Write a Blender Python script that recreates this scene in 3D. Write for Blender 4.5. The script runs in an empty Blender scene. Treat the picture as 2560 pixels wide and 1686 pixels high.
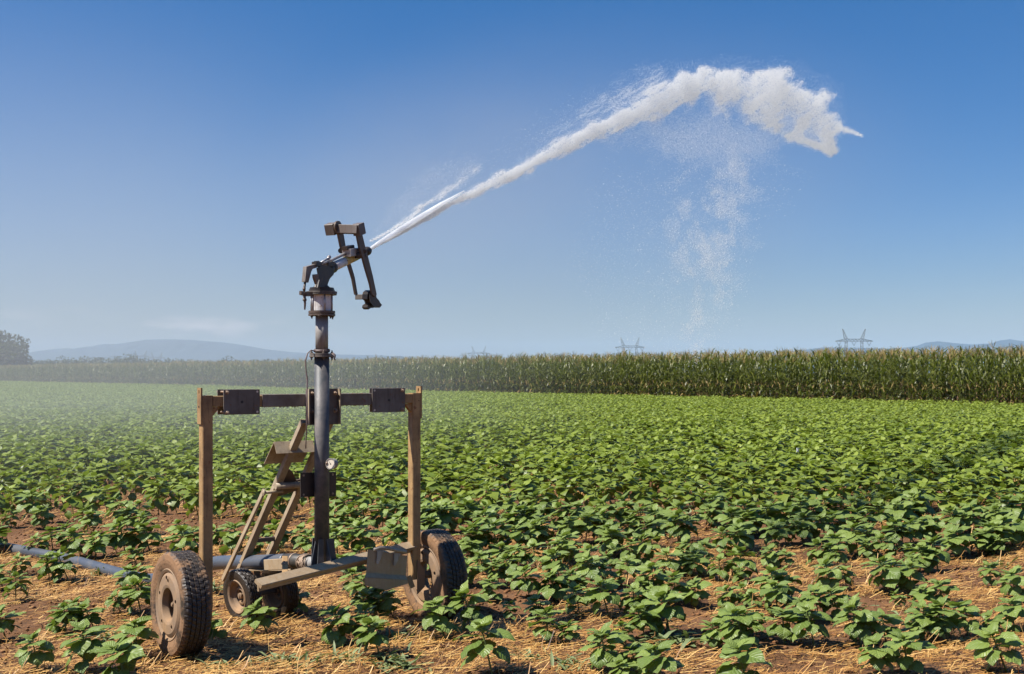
import bpy, bmesh, math, random
import numpy as np
from mathutils import Vector, Matrix
R = math.radians
rng = np.random.default_rng(7)
random.seed(7)
scene = bpy.context.scene
COL = scene.collection

# ------------------------------------------------------------------ camera, sky, sun, exposure
F = 2844.0; CU = 1280.0; HV = 933.0; H = 1.45
cam_d = bpy.data.cameras.new("camera"); cam = bpy.data.objects.new("camera", cam_d); COL.objects.link(cam)
cam.location = (0, 0, H); cam.rotation_euler = (R(90), 0, 0)
cam_d.sensor_width = 36; cam_d.lens = 36 * F / 2560; cam_d.shift_y = (HV - 843) / 2560
cam_d.clip_start = 0.1; cam_d.clip_end = 60000
cam_d.dof.use_dof = True; cam_d.dof.focus_distance = 6.6; cam_d.dof.aperture_fstop = 11
scene.camera = cam

SUN_EL = R(54); SUN_AZ = R(17)
SD = Vector((-math.cos(SUN_AZ) * math.cos(SUN_EL), -math.sin(SUN_AZ) * math.cos(SUN_EL), math.sin(SUN_EL)))
world = bpy.data.worlds.new("World"); scene.world = world; world.use_nodes = True
wn = world.node_tree.nodes; wl = world.node_tree.links
for n in list(wn): wn.remove(n)
wo = wn.new("ShaderNodeOutputWorld"); bg = wn.new("ShaderNodeBackground")
sky = wn.new("ShaderNodeTexSky"); sky.sky_type = 'NISHITA'; sky.sun_disc = False
sky.sun_elevation = SUN_EL; sky.sun_rotation = math.atan2(SD.x, SD.y) % (2 * math.pi)
sky.altitude = 200; sky.air_density = 1.0; sky.dust_density = 0.6; sky.ozone_density = 3.0
hsv = wn.new("ShaderNodeHueSaturation"); hsv.inputs['Saturation'].default_value = 1.42
bg.inputs['Strength'].default_value = 0.078
# small fair weather clouds low over the hills
tc = wn.new("ShaderNodeTexCoord"); sep = wn.new("ShaderNodeSeparateXYZ"); wl.new(tc.outputs['Generated'], sep.inputs[0])
mp = wn.new("ShaderNodeMapping"); mp.inputs['Scale'].default_value = (9, 9, 40); wl.new(tc.outputs['Generated'], mp.inputs[0])
cn = wn.new("ShaderNodeTexNoise"); cn.inputs['Scale'].default_value = 1.6; cn.inputs['Detail'].default_value = 9
wl.new(mp.outputs[0], cn.inputs['Vector'])
cr = wn.new("ShaderNodeMapRange"); cr.inputs[1].default_value = 0.53; cr.inputs[2].default_value = 0.72; wl.new(cn.outputs['Fac'], cr.inputs[0])
def mth(op, a, b=None, clamp=False, nodes=wn, links=wl):
    m = nodes.new("ShaderNodeMath"); m.operation = op; m.use_clamp = clamp
    for i, v in enumerate((a, b)):
        if v is None: continue
        if hasattr(v, 'links'): links.new(v, m.inputs[i])
        else: m.inputs[i].default_value = v
    return m.outputs[0]
b1 = mth('SUBTRACT', 1.0, mth('ABSOLUTE', mth('MULTIPLY', mth('SUBTRACT', sep.outputs['Z'], 0.040), 60)), True)
b2 = mth('SUBTRACT', 1.0, mth('ABSOLUTE', mth('MULTIPLY', mth('ADD', sep.outputs['X'], 0.29), 5)), True)
cf = mth('MULTIPLY', mth('MULTIPLY', cr.outputs[0], mth('MULTIPLY', b1, b2)), 0.85, True)
cm = wn.new("ShaderNodeMixRGB"); wl.new(cf, cm.inputs[0]); wl.new(hsv.outputs[0], cm.inputs[1]); cm.inputs[2].default_value = (6.8, 6.0, 6.0, 1)
zr = wn.new("ShaderNodeValToRGB"); wl.new(sep.outputs['Z'], zr.inputs[0])     # ramp multiplied into the sky colour, dims and greys the glow over the horizon
for e_, (p_, c_) in zip([zr.color_ramp.elements[0], zr.color_ramp.elements[1], zr.color_ramp.elements.new(.12)], ((0.0, (.50, .49, .55, 1)), (0.40, (1.0, .97, 1, 1)), (0.12, (.66, .63, .70, 1)))): e_.position = p_; e_.color = c_
zm = wn.new("ShaderNodeMixRGB"); zm.blend_type = 'MULTIPLY'; zm.inputs[0].default_value = 1; wl.new(sky.outputs[0], zm.inputs[1]); wl.new(zr.outputs[0], zm.inputs[2])
wl.new(zm.outputs[0], hsv.inputs['Color']); wl.new(cm.outputs[0], bg.inputs[0]); wl.new(bg.outputs[0], wo.inputs[0])

sl = bpy.data.lights.new("sun", 'SUN'); sl.energy = 5.0; sl.angle = R(0.53); sl.color = (1.0, 0.95, 0.87)
so = bpy.data.objects.new("sun", sl); COL.objects.link(so); so.rotation_euler = SD.to_track_quat('Z', 'Y').to_euler(); so.location = (-20, -10, 30)
scene.view_settings.view_transform = 'Standard'; scene.view_settings.look = 'None'
scene.view_settings.exposure = 0.85; scene.view_settings.gamma = 1.0
scene.cycles.max_bounces = 16; scene.cycles.diffuse_bounces = 14; scene.cycles.glossy_bounces = 3; scene.cycles.transparent_max_bounces = 24; scene.cycles.volume_bounces = 1
scene.cycles.use_denoising = True; scene.cycles.volume_max_steps = 64; scene.cycles.volume_step_rate = 1.0
scene.cycles.caustics_reflective = False; scene.cycles.caustics_refractive = False
scene.cycles.sample_clamp_indirect = 6.0

# ------------------------------------------------------------------ pixel <-> world helpers (real plane or depth chosen each time)
def P(u, v, d): return Vector(((u - CU) * d / F, d, H - (v - HV) * d / F))
def ground_pt(u, v, z=0.0):
    d = (H - z) * F / (v - HV); return Vector(((u - CU) * d / F, d, z))
def onplane(u, v, p0, n):
    r = Vector(((u - CU) / F, 1.0, -(v - HV) / F)); o = Vector((0, 0, H))
    return o + r * ((p0 - o).dot(n) / r.dot(n))

# ------------------------------------------------------------------ node materials
def mat(name):
    m = bpy.data.materials.new(name); m.use_nodes = True
    nt = m.node_tree; b = nt.nodes['Principled BSDF']; return m, nt, b
def nd(nt, t, **k):
    n = nt.nodes.new(t)
    for a, v in k.items():
        if a.startswith('i_'):
            key = a[2:].replace('_', ' ')
            n.inputs[key].default_value = v
        else: setattr(n, a, v)
    return n
def noise(nt, scale, detail=6, rough=0.6, coord='Object', stretch=None, dist=0.0):
    t = nd(nt, 'ShaderNodeTexCoord'); n = nd(nt, 'ShaderNodeTexNoise')
    n.inputs['Scale'].default_value = scale; n.inputs['Detail'].default_value = detail; n.inputs['Roughness'].default_value = rough
    n.inputs['Distortion'].default_value = dist
    src = t.outputs[coord]
    if stretch:
        mp = nd(nt, 'ShaderNodeMapping'); mp.inputs['Scale'].default_value = stretch; nt.links.new(src, mp.inputs[0]); src = mp.outputs[0]
    nt.links.new(src, n.inputs['Vector']); return n.outputs['Fac']
def ramp(nt, fac, stops):
    r = nd(nt, 'ShaderNodeValToRGB'); e = r.color_ramp.elements
    while len(e) < len(stops): e.new(0.5)
    for i, (p, c) in enumerate(stops):
        e[i].position = p; e[i].color = (c, c, c, 1) if isinstance(c, (int, float)) else (*c, 1)
    nt.links.new(fac, r.inputs[0]); return r.outputs[0]
def mix(nt, fac, a, b):
    m = nd(nt, 'ShaderNodeMixRGB')
    for i, v in enumerate((fac, a, b)):
        if hasattr(v, 'links'): nt.links.new(v, m.inputs[i])
        elif isinstance(v, (int, float)): m.inputs[i].default_value = v
        else: m.inputs[i].default_value = (*v, 1)
    return m.outputs[0]
def bump(nt, b, h, s=0.4, d=0.01):
    bn = nd(nt, 'ShaderNodeBump'); bn.inputs['Strength'].default_value = s; bn.inputs['Distance'].default_value = d
    nt.links.new(h, bn.inputs['Height']); nt.links.new(bn.outputs[0], b.inputs['Normal'])

def painted(name, paint, dirt, rust=(0.17, 0.065, 0.022), dirt_amt=0.5, rough=0.6, metal=0.0, rustamt=0.62, zmud=None):
    m, nt, b = mat(name)
    a = noise(nt, 7, 8, 0.65, 'Object'); c = noise(nt, 34, 6, 0.7); s = noise(nt, 11, 5, 0.6, 'Object', (6, 6, 0.6))
    f = ramp(nt, a, [(max(0.02, 0.62 - dirt_amt * 0.45), 0.0), (0.86 - dirt_amt * 0.3, 1.0)])
    col = mix(nt, f, paint, dirt)
    st = ramp(nt, s, [(0.52, 0.0), (0.75, 0.7)])
    col = mix(nt, st, col, tuple(0.55 * x for x in dirt))
    rf = ramp(nt, c, [(rustamt, 0.0), (rustamt + 0.07, 0.9)])
    col = mix(nt, rf, col, rust)
    if zmud:
        g = nd(nt, 'ShaderNodeNewGeometry'); sp = nd(nt, 'ShaderNodeSeparateXYZ'); nt.links.new(g.outputs['Position'], sp.inputs[0])
        mr = nd(nt, 'ShaderNodeMapRange'); mr.inputs[1].default_value = zmud[0]; mr.inputs[2].default_value = zmud[1]; mr.inputs[3].default_value = 1; mr.inputs[4].default_value = 0
        nt.links.new(sp.outputs['Z'], mr.inputs[0])
        mm = nd(nt, 'ShaderNodeMath', operation='MULTIPLY'); nt.links.new(mr.outputs[0], mm.inputs[0])
        nt.links.new(ramp(nt, c, [(0.3, 0.35), (0.6, 1.0)]), mm.inputs[1])
        col = mix(nt, mm.outputs[0], col, zmud[2])
    nt.links.new(col, b.inputs['Base Color']); b.inputs['Roughness'].default_value = rough; b.inputs['Metallic'].default_value = metal
    bump(nt, b, c, 0.35, 0.004)
    return m
MUD = (0.40, 0.20, 0.085)
M = {}
M['post'] = painted('ochre_painted_steel', (0.42, 0.26, 0.110), (0.17, 0.10, 0.045), dirt_amt=0.6, rustamt=0.585, zmud=(0.1, 0.9, (0.36, 0.215, 0.092)))
M['beam'] = painted('grey_painted_steel', (0.20, 0.175, 0.155), (0.11, 0.08, 0.055), dirt_amt=0.6, rustamt=0.59)
M['plate'] = painted('dull_plate_steel', (0.15, 0.135, 0.12), (0.085, 0.065, 0.048), dirt_amt=0.6, rustamt=0.6)
M['rail'] = painted('dusty_grey_rail_paint', (0.38, 0.31, 0.215), (0.22, 0.155, 0.10), dirt_amt=0.5, zmud=(0.2, 0.9, (0.31, 0.205, 0.105)))
M['dark'] = painted('black_oily_steel', (0.028, 0.024, 0.022), (0.075, 0.05, 0.035), dirt_amt=0.45, rough=0.42, metal=0.2)
M['cast'] = painted('worn_cast_weight', (0.15, 0.125, 0.11), (0.085, 0.058, 0.042), dirt_amt=0.55, rough=0.55)
M['brown'] = painted('brown_cast_iron', (0.085, 0.06, 0.045), (0.16, 0.115, 0.085), dirt_amt=0.5, rough=0.5, metal=0.2)
M['galv'] = painted('weathered_galvanised_pipe', (0.30, 0.29, 0.275), (0.21, 0.175, 0.145), dirt_amt=0.5, rough=0.6, metal=0.15, rustamt=0.66)
M['galv_dark'] = painted('stained_galvanised_pipe', (0.050, 0.054, 0.060), (0.19, 0.165, 0.15), dirt_amt=0.36, rough=0.55, metal=0.15, rustamt=0.7)
M['white'] = painted('chipped_white_paint', (0.74, 0.73, 0.72), (0.42, 0.35, 0.30), dirt_amt=0.42, rough=0.5, rustamt=0.6)
M['alu'] = painted('cast_aluminium', (0.42, 0.40, 0.40), (0.16, 0.12, 0.10), dirt_amt=0.38, rough=0.4, metal=0.5)
M['yellow'] = painted('worn_yellow_paint', (0.50, 0.50, 0.47), (0.52, 0.37, 0.03), dirt_amt=0.65, rough=0.45, rustamt=0.6)
M['muddy'] = painted('muddy_rim_steel', (0.21, 0.145, 0.095), (0.30, 0.18, 0.09), dirt_amt=0.6, rough=0.8, rustamt=0.72)
M['wood'] = painted('rusted_bolt_steel', (0.38, 0.29, 0.21), (0.22, 0.13, 0.08), dirt_amt=0.5, rough=0.5, metal=0.3)
M['rubber'] = painted('black_sleeve_rubber', (0.02, 0.019, 0.018), (0.10, 0.08, 0.055), dirt_amt=0.35, rough=0.55, rustamt=0.9)
M['cloth'] = painted('grey_tape', (0.40, 0.36, 0.30), (0.22, 0.17, 0.12), dirt_amt=0.5, rough=0.9)
M['wire'] = painted('brown_wire', (0.16, 0.11, 0.10), (0.10, 0.07, 0.06), rough=0.5)

def tyre_mat(name, mud, thr):
    m, nt, b = mat(name)
    n1 = noise(nt, 9, 8, 0.7); n2 = noise(nt, 60, 6, 0.7)
    # mud cakes the sidewalls, the running surface stays mostly rubber
    t = nd(nt, 'ShaderNodeTexCoord'); sp = nd(nt, 'ShaderNodeSeparateXYZ'); nt.links.new(t.outputs['Object'], sp.inputs[0])
    ab = nd(nt, 'ShaderNodeMath', operation='ABSOLUTE'); nt.links.new(sp.outputs['X'], ab.inputs[0])
    mr = nd(nt, 'ShaderNodeMapRange'); mr.inputs[1].default_value = 0.035; mr.inputs[2].default_value = 0.075; mr.inputs[3].default_value = -0.09; mr.inputs[4].default_value = 0.10
    nt.links.new(ab.outputs[0], mr.inputs[0])
    ad = nd(nt, 'ShaderNodeMath', operation='ADD'); nt.links.new(n1, ad.inputs[0]); nt.links.new(mr.outputs[0], ad.inputs[1])
    f = ramp(nt, ad.outputs[0], [(thr - .02, 0.0), (thr + 0.10, 1.0)])
    rub = mix(nt, n2, (0.011, 0.010, 0.009), (0.05, 0.034, 0.022))
    nt.links.new(mix(nt, f, rub, mix(nt, n2, tuple(0.6 * x for x in mud), mud)), b.inputs['Base Color'])
    nt.links.new(ramp(nt, f, [(0, 0.42), (1, 0.9)]), b.inputs['Roughness'])
    bump(nt, b, n2, 0.6, 0.006); return m
M['tyre'] = tyre_mat('muddy_tyre_rubber', (0.27, 0.145, 0.068), 0.50)
M['tyre_wet'] = tyre_mat('wet_tyre_rubber', (0.20, 0.12, 0.06), 0.66)

def hose_mat():
    m, nt, b = mat('blue_grey_hose_plastic')
    n = noise(nt, 5, 6, 0.6); c = noise(nt, 30, 5, 0.7)
    nt.links.new(mix(nt, ramp(nt, n, [(0.45, 0.0), (0.75, 0.7)]), (0.060, 0.070, 0.090), (0.16, 0.15, 0.135)), b.inputs['Base Color'])
    b.inputs['Roughness'].default_value = 0.38; bump(nt, b, c, 0.2, 0.003); return m
M['hose'] = hose_mat()

def leaf_mat(name, dark, light, gloss=0.38, transl=0.30, vein=True, veincol=(0.20, 0.30, 0.07), tip=None):
    m, nt, b = mat(name)
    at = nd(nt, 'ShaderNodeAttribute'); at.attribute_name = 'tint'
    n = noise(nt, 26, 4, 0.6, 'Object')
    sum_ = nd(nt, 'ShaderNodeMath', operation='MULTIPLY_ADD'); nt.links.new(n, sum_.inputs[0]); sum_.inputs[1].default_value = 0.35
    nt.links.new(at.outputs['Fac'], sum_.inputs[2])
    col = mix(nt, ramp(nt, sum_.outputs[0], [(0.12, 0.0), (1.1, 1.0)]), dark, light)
    if vein:
        uv = nd(nt, 'ShaderNodeUVMap'); sp = nd(nt, 'ShaderNodeSeparateXYZ'); nt.links.new(uv.outputs[0], sp.inputs[0])
        ax = nd(nt, 'ShaderNodeMath', operation='ABSOLUTE'); nt.links.new(sp.outputs['X'], ax.inputs[0])
        # side veins: stripes rising from the midrib
        ma = nd(nt, 'ShaderNodeMath', operation='MULTIPLY_ADD'); nt.links.new(ax.outputs[0], ma.inputs[0]); ma.inputs[1].default_value = -0.33; nt.links.new(sp.outputs['Y'], ma.inputs[2])
        fr = nd(nt, 'ShaderNodeMath', operation='PINGPONG'); nt.links.new(ma.outputs[0], fr.inputs[0]); fr.inputs[1].default_value = 0.075
        v1 = ramp(nt, fr.outputs[0], [(0.0, 1.0), (0.018, 0.0)])
        v2 = ramp(nt, ax.outputs[0], [(0.0, 1.0), (0.10, 0.0)])
        vm = nd(nt, 'ShaderNodeMath', operation='MAXIMUM'); nt.links.new(v1, vm.inputs[0]); nt.links.new(v2, vm.inputs[1])
        vs = nd(nt, 'ShaderNodeMath', operation='MULTIPLY'); nt.links.new(vm.outputs[0], vs.inputs[0]); vs.inputs[1].default_value = 0.55
        col = mix(nt, vs.outputs[0], col, veincol)
        hh = nd(nt, 'ShaderNodeMath', operation='SUBTRACT'); nt.links.new(ramp(nt, fr.outputs[0], [(0.0, 0.0), (0.075, 1.0)]), hh.inputs[0]); nt.links.new(v2, hh.inputs[1])
        bump(nt, b, hh.outputs[0], 0.55, 0.004)
    nt.links.new(col, b.inputs['Base Color']); b.inputs['Roughness'].default_value = gloss
    b.inputs['Specular IOR Level'].default_value = 0.5
    tr = nd(nt, 'ShaderNodeBsdfTranslucent'); tm = mix(nt, 0.55, col, (0.20, 0.30, 0.02)); nt.links.new(tm, tr.inputs[0])
    ms = nd(nt, 'ShaderNodeMixShader'); ms.inputs[0].default_value = transl
    nt.links.new(b.outputs[0], ms.inputs[1]); nt.links.new(tr.outputs[0], ms.inputs[2])
    nt.links.new(ms.outputs[0], nt.nodes['Material Output'].inputs[0]); return m
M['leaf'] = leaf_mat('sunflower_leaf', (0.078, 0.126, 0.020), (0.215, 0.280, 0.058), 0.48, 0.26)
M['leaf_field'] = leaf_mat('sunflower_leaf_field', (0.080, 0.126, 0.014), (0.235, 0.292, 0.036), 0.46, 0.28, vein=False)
M['stem'] = leaf_mat('sunflower_stem', (0.08, 0.13, 0.03), (0.16, 0.19, 0.06), 0.6, 0.05, vein=False)
M['weed'] = leaf_mat('weed_leaf', (0.12, 0.16, 0.06), (0.22, 0.26, 0.11), 0.6, 0.2, vein=False)
M['yellow_leaf'] = leaf_mat('yellow_leaf', (0.45, 0.38, 0.03), (0.62, 0.52, 0.05), 0.6, 0.3, vein=False)
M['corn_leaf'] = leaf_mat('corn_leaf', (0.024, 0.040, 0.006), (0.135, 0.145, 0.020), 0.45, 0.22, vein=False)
M['corn_dry'] = leaf_mat('dry_corn', (0.20, 0.135, 0.045), (0.40, 0.28, 0.10), 0.7, 0.2, vein=False)
M['tree_leaf'] = leaf_mat('tree_leaf', (0.008, 0.016, 0.006), (0.030, 0.045, 0.014), 0.6, 0.2, vein=False)
def simple(name, c, rough=0.7, metal=0.0, var=0.35, sc=20):
    m, nt, b = mat(name); n = noise(nt, sc, 5, 0.6)
    nt.links.new(mix(nt, n, tuple(x * (1 - var) for x in c), tuple(min(1, x * (1 + var)) for x in c)), b.inputs['Base Color'])
    b.inputs['Roughness'].default_value = rough; b.inputs['Metallic'].default_value = metal; return m
M['bark'] = simple('bark', (0.10, 0.08, 0.06), 0.9)
M['pylon'] = simple('pylon_steel', (0.20, 0.21, 0.22), 0.6, 0.2)
M['glass_disc'] = simple('insulator', (0.25, 0.28, 0.28), 0.3)
M['gauge_face'] = simple('gauge_face', (0.62, 0.55, 0.45), 0.35, 0, 0.15, 60)
M['butterfly'] = simple('white_wing', (0.80, 0.83, 0.92), 0.6, 0, 0.08, 90)
M['black'] = simple('black_body', (0.02, 0.02, 0.02), 0.6)

def straw_mat():
    m, nt, b = mat('straw'); at = nd(nt, 'ShaderNodeAttribute'); at.attribute_name = 'tint'
    nt.links.new(ramp(nt, at.outputs['Fac'], [(0.0, (0.08, 0.030, 0.008)), (0.5, (0.35, 0.165, 0.034)), (1.0, (0.62, 0.39, 0.13))]), b.inputs['Base Color'])
    b.inputs['Roughness'].default_value = 0.55; return m
M['straw'] = straw_mat()
def soil_mat():
    m, nt, b = mat('reddish_soil')
    a = noise(nt, 1.3, 8, 0.65); c = noise(nt, 30, 10, 0.75); e = noise(nt, 4.5, 6, 0.6, 'Object', None, 0.4)
    col = mix(nt, ramp(nt, c, [(0.3, 0.0), (0.7, 1.0)]), (0.045, 0.017, 0.004), (0.20, 0.083, 0.021))
    col = mix(nt, ramp(nt, a, [(0.42, 0.0), (0.7, 0.5)]), col, (0.25, 0.12, 0.05))
    s = noise(nt, 60, 4, 0.7, 'Object', (1, 0.35, 1), 1.2)
    stf = nd(nt, 'ShaderNodeMath', operation='MULTIPLY'); nt.links.new(ramp(nt, s, [(0.52, 0.0), (0.62, 1.0)]), stf.inputs[0]); nt.links.new(ramp(nt, e, [(0.45, 0.0), (0.6, 0.30)]), stf.inputs[1])
    col = mix(nt, stf.outputs[0], col, (0.46, 0.28, 0.10))
    # far land beyond the crop: olive and ochre fields
    g = nd(nt, 'ShaderNodeNewGeometry'); sp = nd(nt, 'ShaderNodeSeparateXYZ'); nt.links.new(g.outputs['Position'], sp.inputs[0])
    mr = nd(nt, 'ShaderNodeMapRange'); mr.inputs[1].default_value = 160; mr.inputs[2].default_value = 220; nt.links.new(sp.outputs['Y'], mr.inputs[0])
    fl = mix(nt, ramp(nt, noise(nt, 0.004, 3, 0.5), [(0.4, 0.0), (0.6, 1.0)]), (0.07, 0.10, 0.03), (0.17, 0.15, 0.06))
    col = mix(nt, mr.outputs[0], col, fl)
    nt.links.new(col, b.inputs['Base Color']); b.inputs['Roughness'].default_value = 0.95
    bump(nt, b, c, 0.9, 0.02); return m
M['soil'] = soil_mat()
M['clod'] = simple('soil_clod', (0.18, 0.080, 0.028), 0.95, 0, 0.5, 40)

# ------------------------------------------------------------------ object helpers
def tag(o, label=None, cat=None, group=None, kind=None):
    if label: o['label'] = label
    if cat: o['category'] = cat
    if group: o['group'] = group
    if kind: o['kind'] = kind
    return o
def empty(name, loc=(0, 0, 0), parent=None):
    o = bpy.data.objects.new(name, None); COL.objects.link(o); o.location = loc; o.empty_display_size = 0.1
    if parent: o.parent = parent
    return o
def link(name, me, m, parent=None, smooth=False):
    if m is not None and not me.materials: me.materials.append(m)
    if smooth: me.polygons.foreach_set('use_smooth', [True] * len(me.polygons))
    o = bpy.data.objects.new(name, me); COL.objects.link(o)
    if parent:
        o.parent = parent
        o.matrix_parent_inverse = Matrix.Translation(world_of(parent)).inverted()
    return o
def world_of(p):
    v = Vector(p.location); q = p.parent
    if q is not None and False: v += world_of(q)
    return v if p.type == 'EMPTY' else Vector((0, 0, 0))

class MB:
    """collects pieces, given in world coordinates, of one mesh"""
    def __init__(s): s.v = []; s.f = []; s.sm = []
    def add(s, vs, fs, smooth=False):
        n = len(s.v); s.v += [tuple(v) for v in vs]; s.f += [tuple(i + n for i in f) for f in fs]; s.sm += [smooth] * len(fs); return s
    def beam(s, a, b, w, h, up=(0, 0, 1), bev=0.003):
        a, b = Vector(a), Vector(b); d = (b - a).normalized(); r = d.cross(Vector(up)).normalized(); u = r.cross(d)
        hw, hh = w / 2, h / 2; c = min(bev, hw * .5, hh * .5)
        prof = [(-hw + c, -hh), (hw - c, -hh), (hw, -hh + c), (hw, hh - c), (hw - c, hh), (-hw + c, hh), (-hw, hh - c), (-hw, -hh + c)]
        vs = [p + r * x + u * y for p in (a, b) for x, y in prof]; n = 8
        fs = [(i, (i + 1) % n, (i + 1) % n + n, i + n) for i in range(n)] + [tuple(range(n))[::-1], tuple(range(n, 2 * n))]
        return s.add(vs, fs)
    def prism(s, pts, n, th):
        n = Vector(n).normalized(); k = len(pts)
        vs = [Vector(p) + n * (th / 2) for p in pts] + [Vector(p) - n * (th / 2) for p in pts]
        fs = [tuple(range(k)), tuple(range(k, 2 * k))[::-1]] + [(i, i + k, (i + 1) % k + k, (i + 1) % k) for i in range(k)]
        return s.add(vs, fs)
    def tube(s, pts, r, seg=16, caps=True):
        pts = [Vector(p) for p in pts]; rs = r if isinstance(r, (list, tuple)) else [r] * len(pts)
        vs = []; up = None
        for i, p in enumerate(pts):
            d = (pts[min(i + 1, len(pts) - 1)] - pts[max(i - 1, 0)]).normalized()
            if up is None: up = Vector((0, 0, 1)) if abs(d.z) < 0.9 else Vector((1, 0, 0))
            x = d.cross(up).normalized(); y = x.cross(d).normalized(); up = y
            vs += [p + (x * math.cos(t) + y * math.sin(t)) * rs[i] for t in (2 * math.pi * j / seg for j in range(seg))]
        fs = [(i * seg + j, i * seg + (j + 1) % seg, (i + 1) * seg + (j + 1) % seg, (i + 1) * seg + j) for i in range(len(pts) - 1) for j in range(seg)]
        s.add(vs, fs, True)
        if caps:
            n = len(s.v) - len(vs)
            s.f += [tuple(n + j for j in range(seg)), tuple(n + (len(pts) - 1) * seg + j for j in range(seg))[::-1]]; s.sm += [False, False]
        return s
    def lathe(s, c, axis, prof, seg=32, close=True, mod=None):
        """prof: (distance along axis, radius)"""
        c = Vector(c); a = Vector(axis).normalized(); t = Vector((0, 0, 1)) if abs(a.z) < 0.9 else Vector((1, 0, 0))
        x = a.cross(t).normalized(); y = a.cross(x); vs = []
        for k, (h, r) in enumerate(prof):
            for j in range(seg):
                th = 2 * math.pi * j / seg; rr, hh = (r, h) if mod is None else mod(k, j, r, h)
                vs.append(c + a * hh + (x * math.cos(th) + y * math.sin(th)) * rr)
        n = len(prof)
        fs = [(i * seg + j, i * seg + (j + 1) % seg, (i + 1) * seg + (j + 1) % seg, (i + 1) * seg + j) for i in range(n - 1) for j in range(seg)]
        s.add(vs, fs, False)
        return s
    def build(s, name, m, parent=None, smooth=None):
        me = bpy.data.meshes.new(name); me.from_pydata(s.v, [], s.f)
        me.polygons.foreach_set('use_smooth', s.sm if smooth is None else [smooth] * len(s.f)); me.update()
        bm = bmesh.new(); bm.from_mesh(me); bmesh.ops.recalc_face_normals(bm, faces=bm.faces); bm.to_mesh(me); bm.free()
        return link(name, me, m, parent)
def bolt(mb, p, n, r=0.009, l=0.012):
    n = Vector(n).normalized(); p = Vector(p)
    mb.tube([p, p + n * 0.002], r * 1.5, 14); mb.tube([p + n * 0.002, p + n * l], r, 6); mb.tube([p + n * l, p + n * (l + 0.009)], r * 0.5, 8)

def big_mesh(name, V, Fq, m, tint=None, uv=None, kind=None, smooth=False):
    """V (n,3), Fq (k,3|4) int arrays -> one mesh datablock"""
    me = bpy.data.meshes.new(name); k = Fq.shape[1]
    me.vertices.add(len(V)); me.vertices.foreach_set('co', V.astype(np.float32).ravel())
    me.loops.add(Fq.size); me.loops.foreach_set('vertex_index', Fq.astype(np.int32).ravel())
    me.polygons.add(len(Fq)); me.polygons.foreach_set('loop_start', np.arange(0, Fq.size, k, dtype=np.int32))
    me.polygons.foreach_set('loop_total', np.full(len(Fq), k, dtype=np.int32))
    if smooth: me.polygons.foreach_set('use_smooth', np.ones(len(Fq), dtype=bool))
    if tint is not None:
        a = me.attributes.new('tint', 'FLOAT', 'POINT'); a.data.foreach_set('value', tint.astype(np.float32))
    if uv is not None:
        l = me.uv_layers.new(name='UVMap'); l.data.foreach_set('uv', uv[Fq.ravel()].astype(np.float32).ravel())
    if m is not None: me.materials.append(m)
    me.update(); me.validate(); return me

# ================================================================== SETTING
PF = R(38.5); EF = np.array([math.cos(PF), math.sin(PF)]); NF = np.array([-math.sin(PF), math.cos(PF)])   # field axes: rows along EF, corn edge along NF
def vnoise(x, y, seed=0):
    """smooth value noise in numpy, 0..1"""
    xi = np.floor(x).astype(np.int64); yi = np.floor(y).astype(np.int64); fx = x - xi; fy = y - yi
    fx = fx * fx * (3 - 2 * fx); fy = fy * fy * (3 - 2 * fy)
    def h(a, b):
        n = (a * 374761393 + b * 668265263 + seed * 974634777) & 0xFFFFFFFF
        n = ((n ^ (n >> 13)) * 1274126177) & 0xFFFFFFFF
        return ((n ^ (n >> 16)) & 0xFFFF) / 65535.0
    return (h(xi, yi) * (1 - fx) + h(xi + 1, yi) * fx) * (1 - fy) + (h(xi, yi + 1) * (1 - fx) + h(xi + 1, yi + 1) * fx) * fy
def fbm(x, y, o=4, seed=0):
    s = 0; a = 0.5; t = 0
    for i in range(o): s = s + a * vnoise(x * 2 ** i, y * 2 ** i, seed + i); t += a; a *= 0.5
    return s / t
def gz(x, y):
    """height of the soil"""
    near = np.clip((26 - np.abs(y - 8)) / 12, 0, 1)
    q = x * NF[0] + y * NF[1]
    z = 0.018 * (fbm(x * 2.2, y * 2.2, 3, 3) - .5) * 2 + 0.030 * (fbm(x * 9, y * 9, 3, 9) - .5) + 0.010 * np.cos(q * 2 * math.pi / 0.62)
    return z * near
def axis_pts(lo, hi, step, far, n):
    core = np.arange(lo, hi + 1e-6, step); g = np.geomspace(step * 2, far, n)
    return np.concatenate([(lo - g)[::-1], core, hi + g])
gx = axis_pts(-7.5, 6.5, 0.035, 12500, 46); gy = axis_pts(4.4, 13.5, 0.035, 12400, 46); gy = gy[gy > -120]
X, Y = np.meshgrid(gx, gy); Z = gz(X, Y)
nx, ny = len(gx), len(gy); idx = np.arange(nx * ny).reshape(ny, nx)
Fg = np.stack([idx[:-1, :-1], idx[:-1, 1:], idx[1:, 1:], idx[1:, :-1]], -1).reshape(-1, 4)
g = link('ground', big_mesh('ground', np.stack([X, Y, Z], -1).reshape(-1, 3), Fg, M['soil'], smooth=True), None); tag(g, kind='structure')

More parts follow.
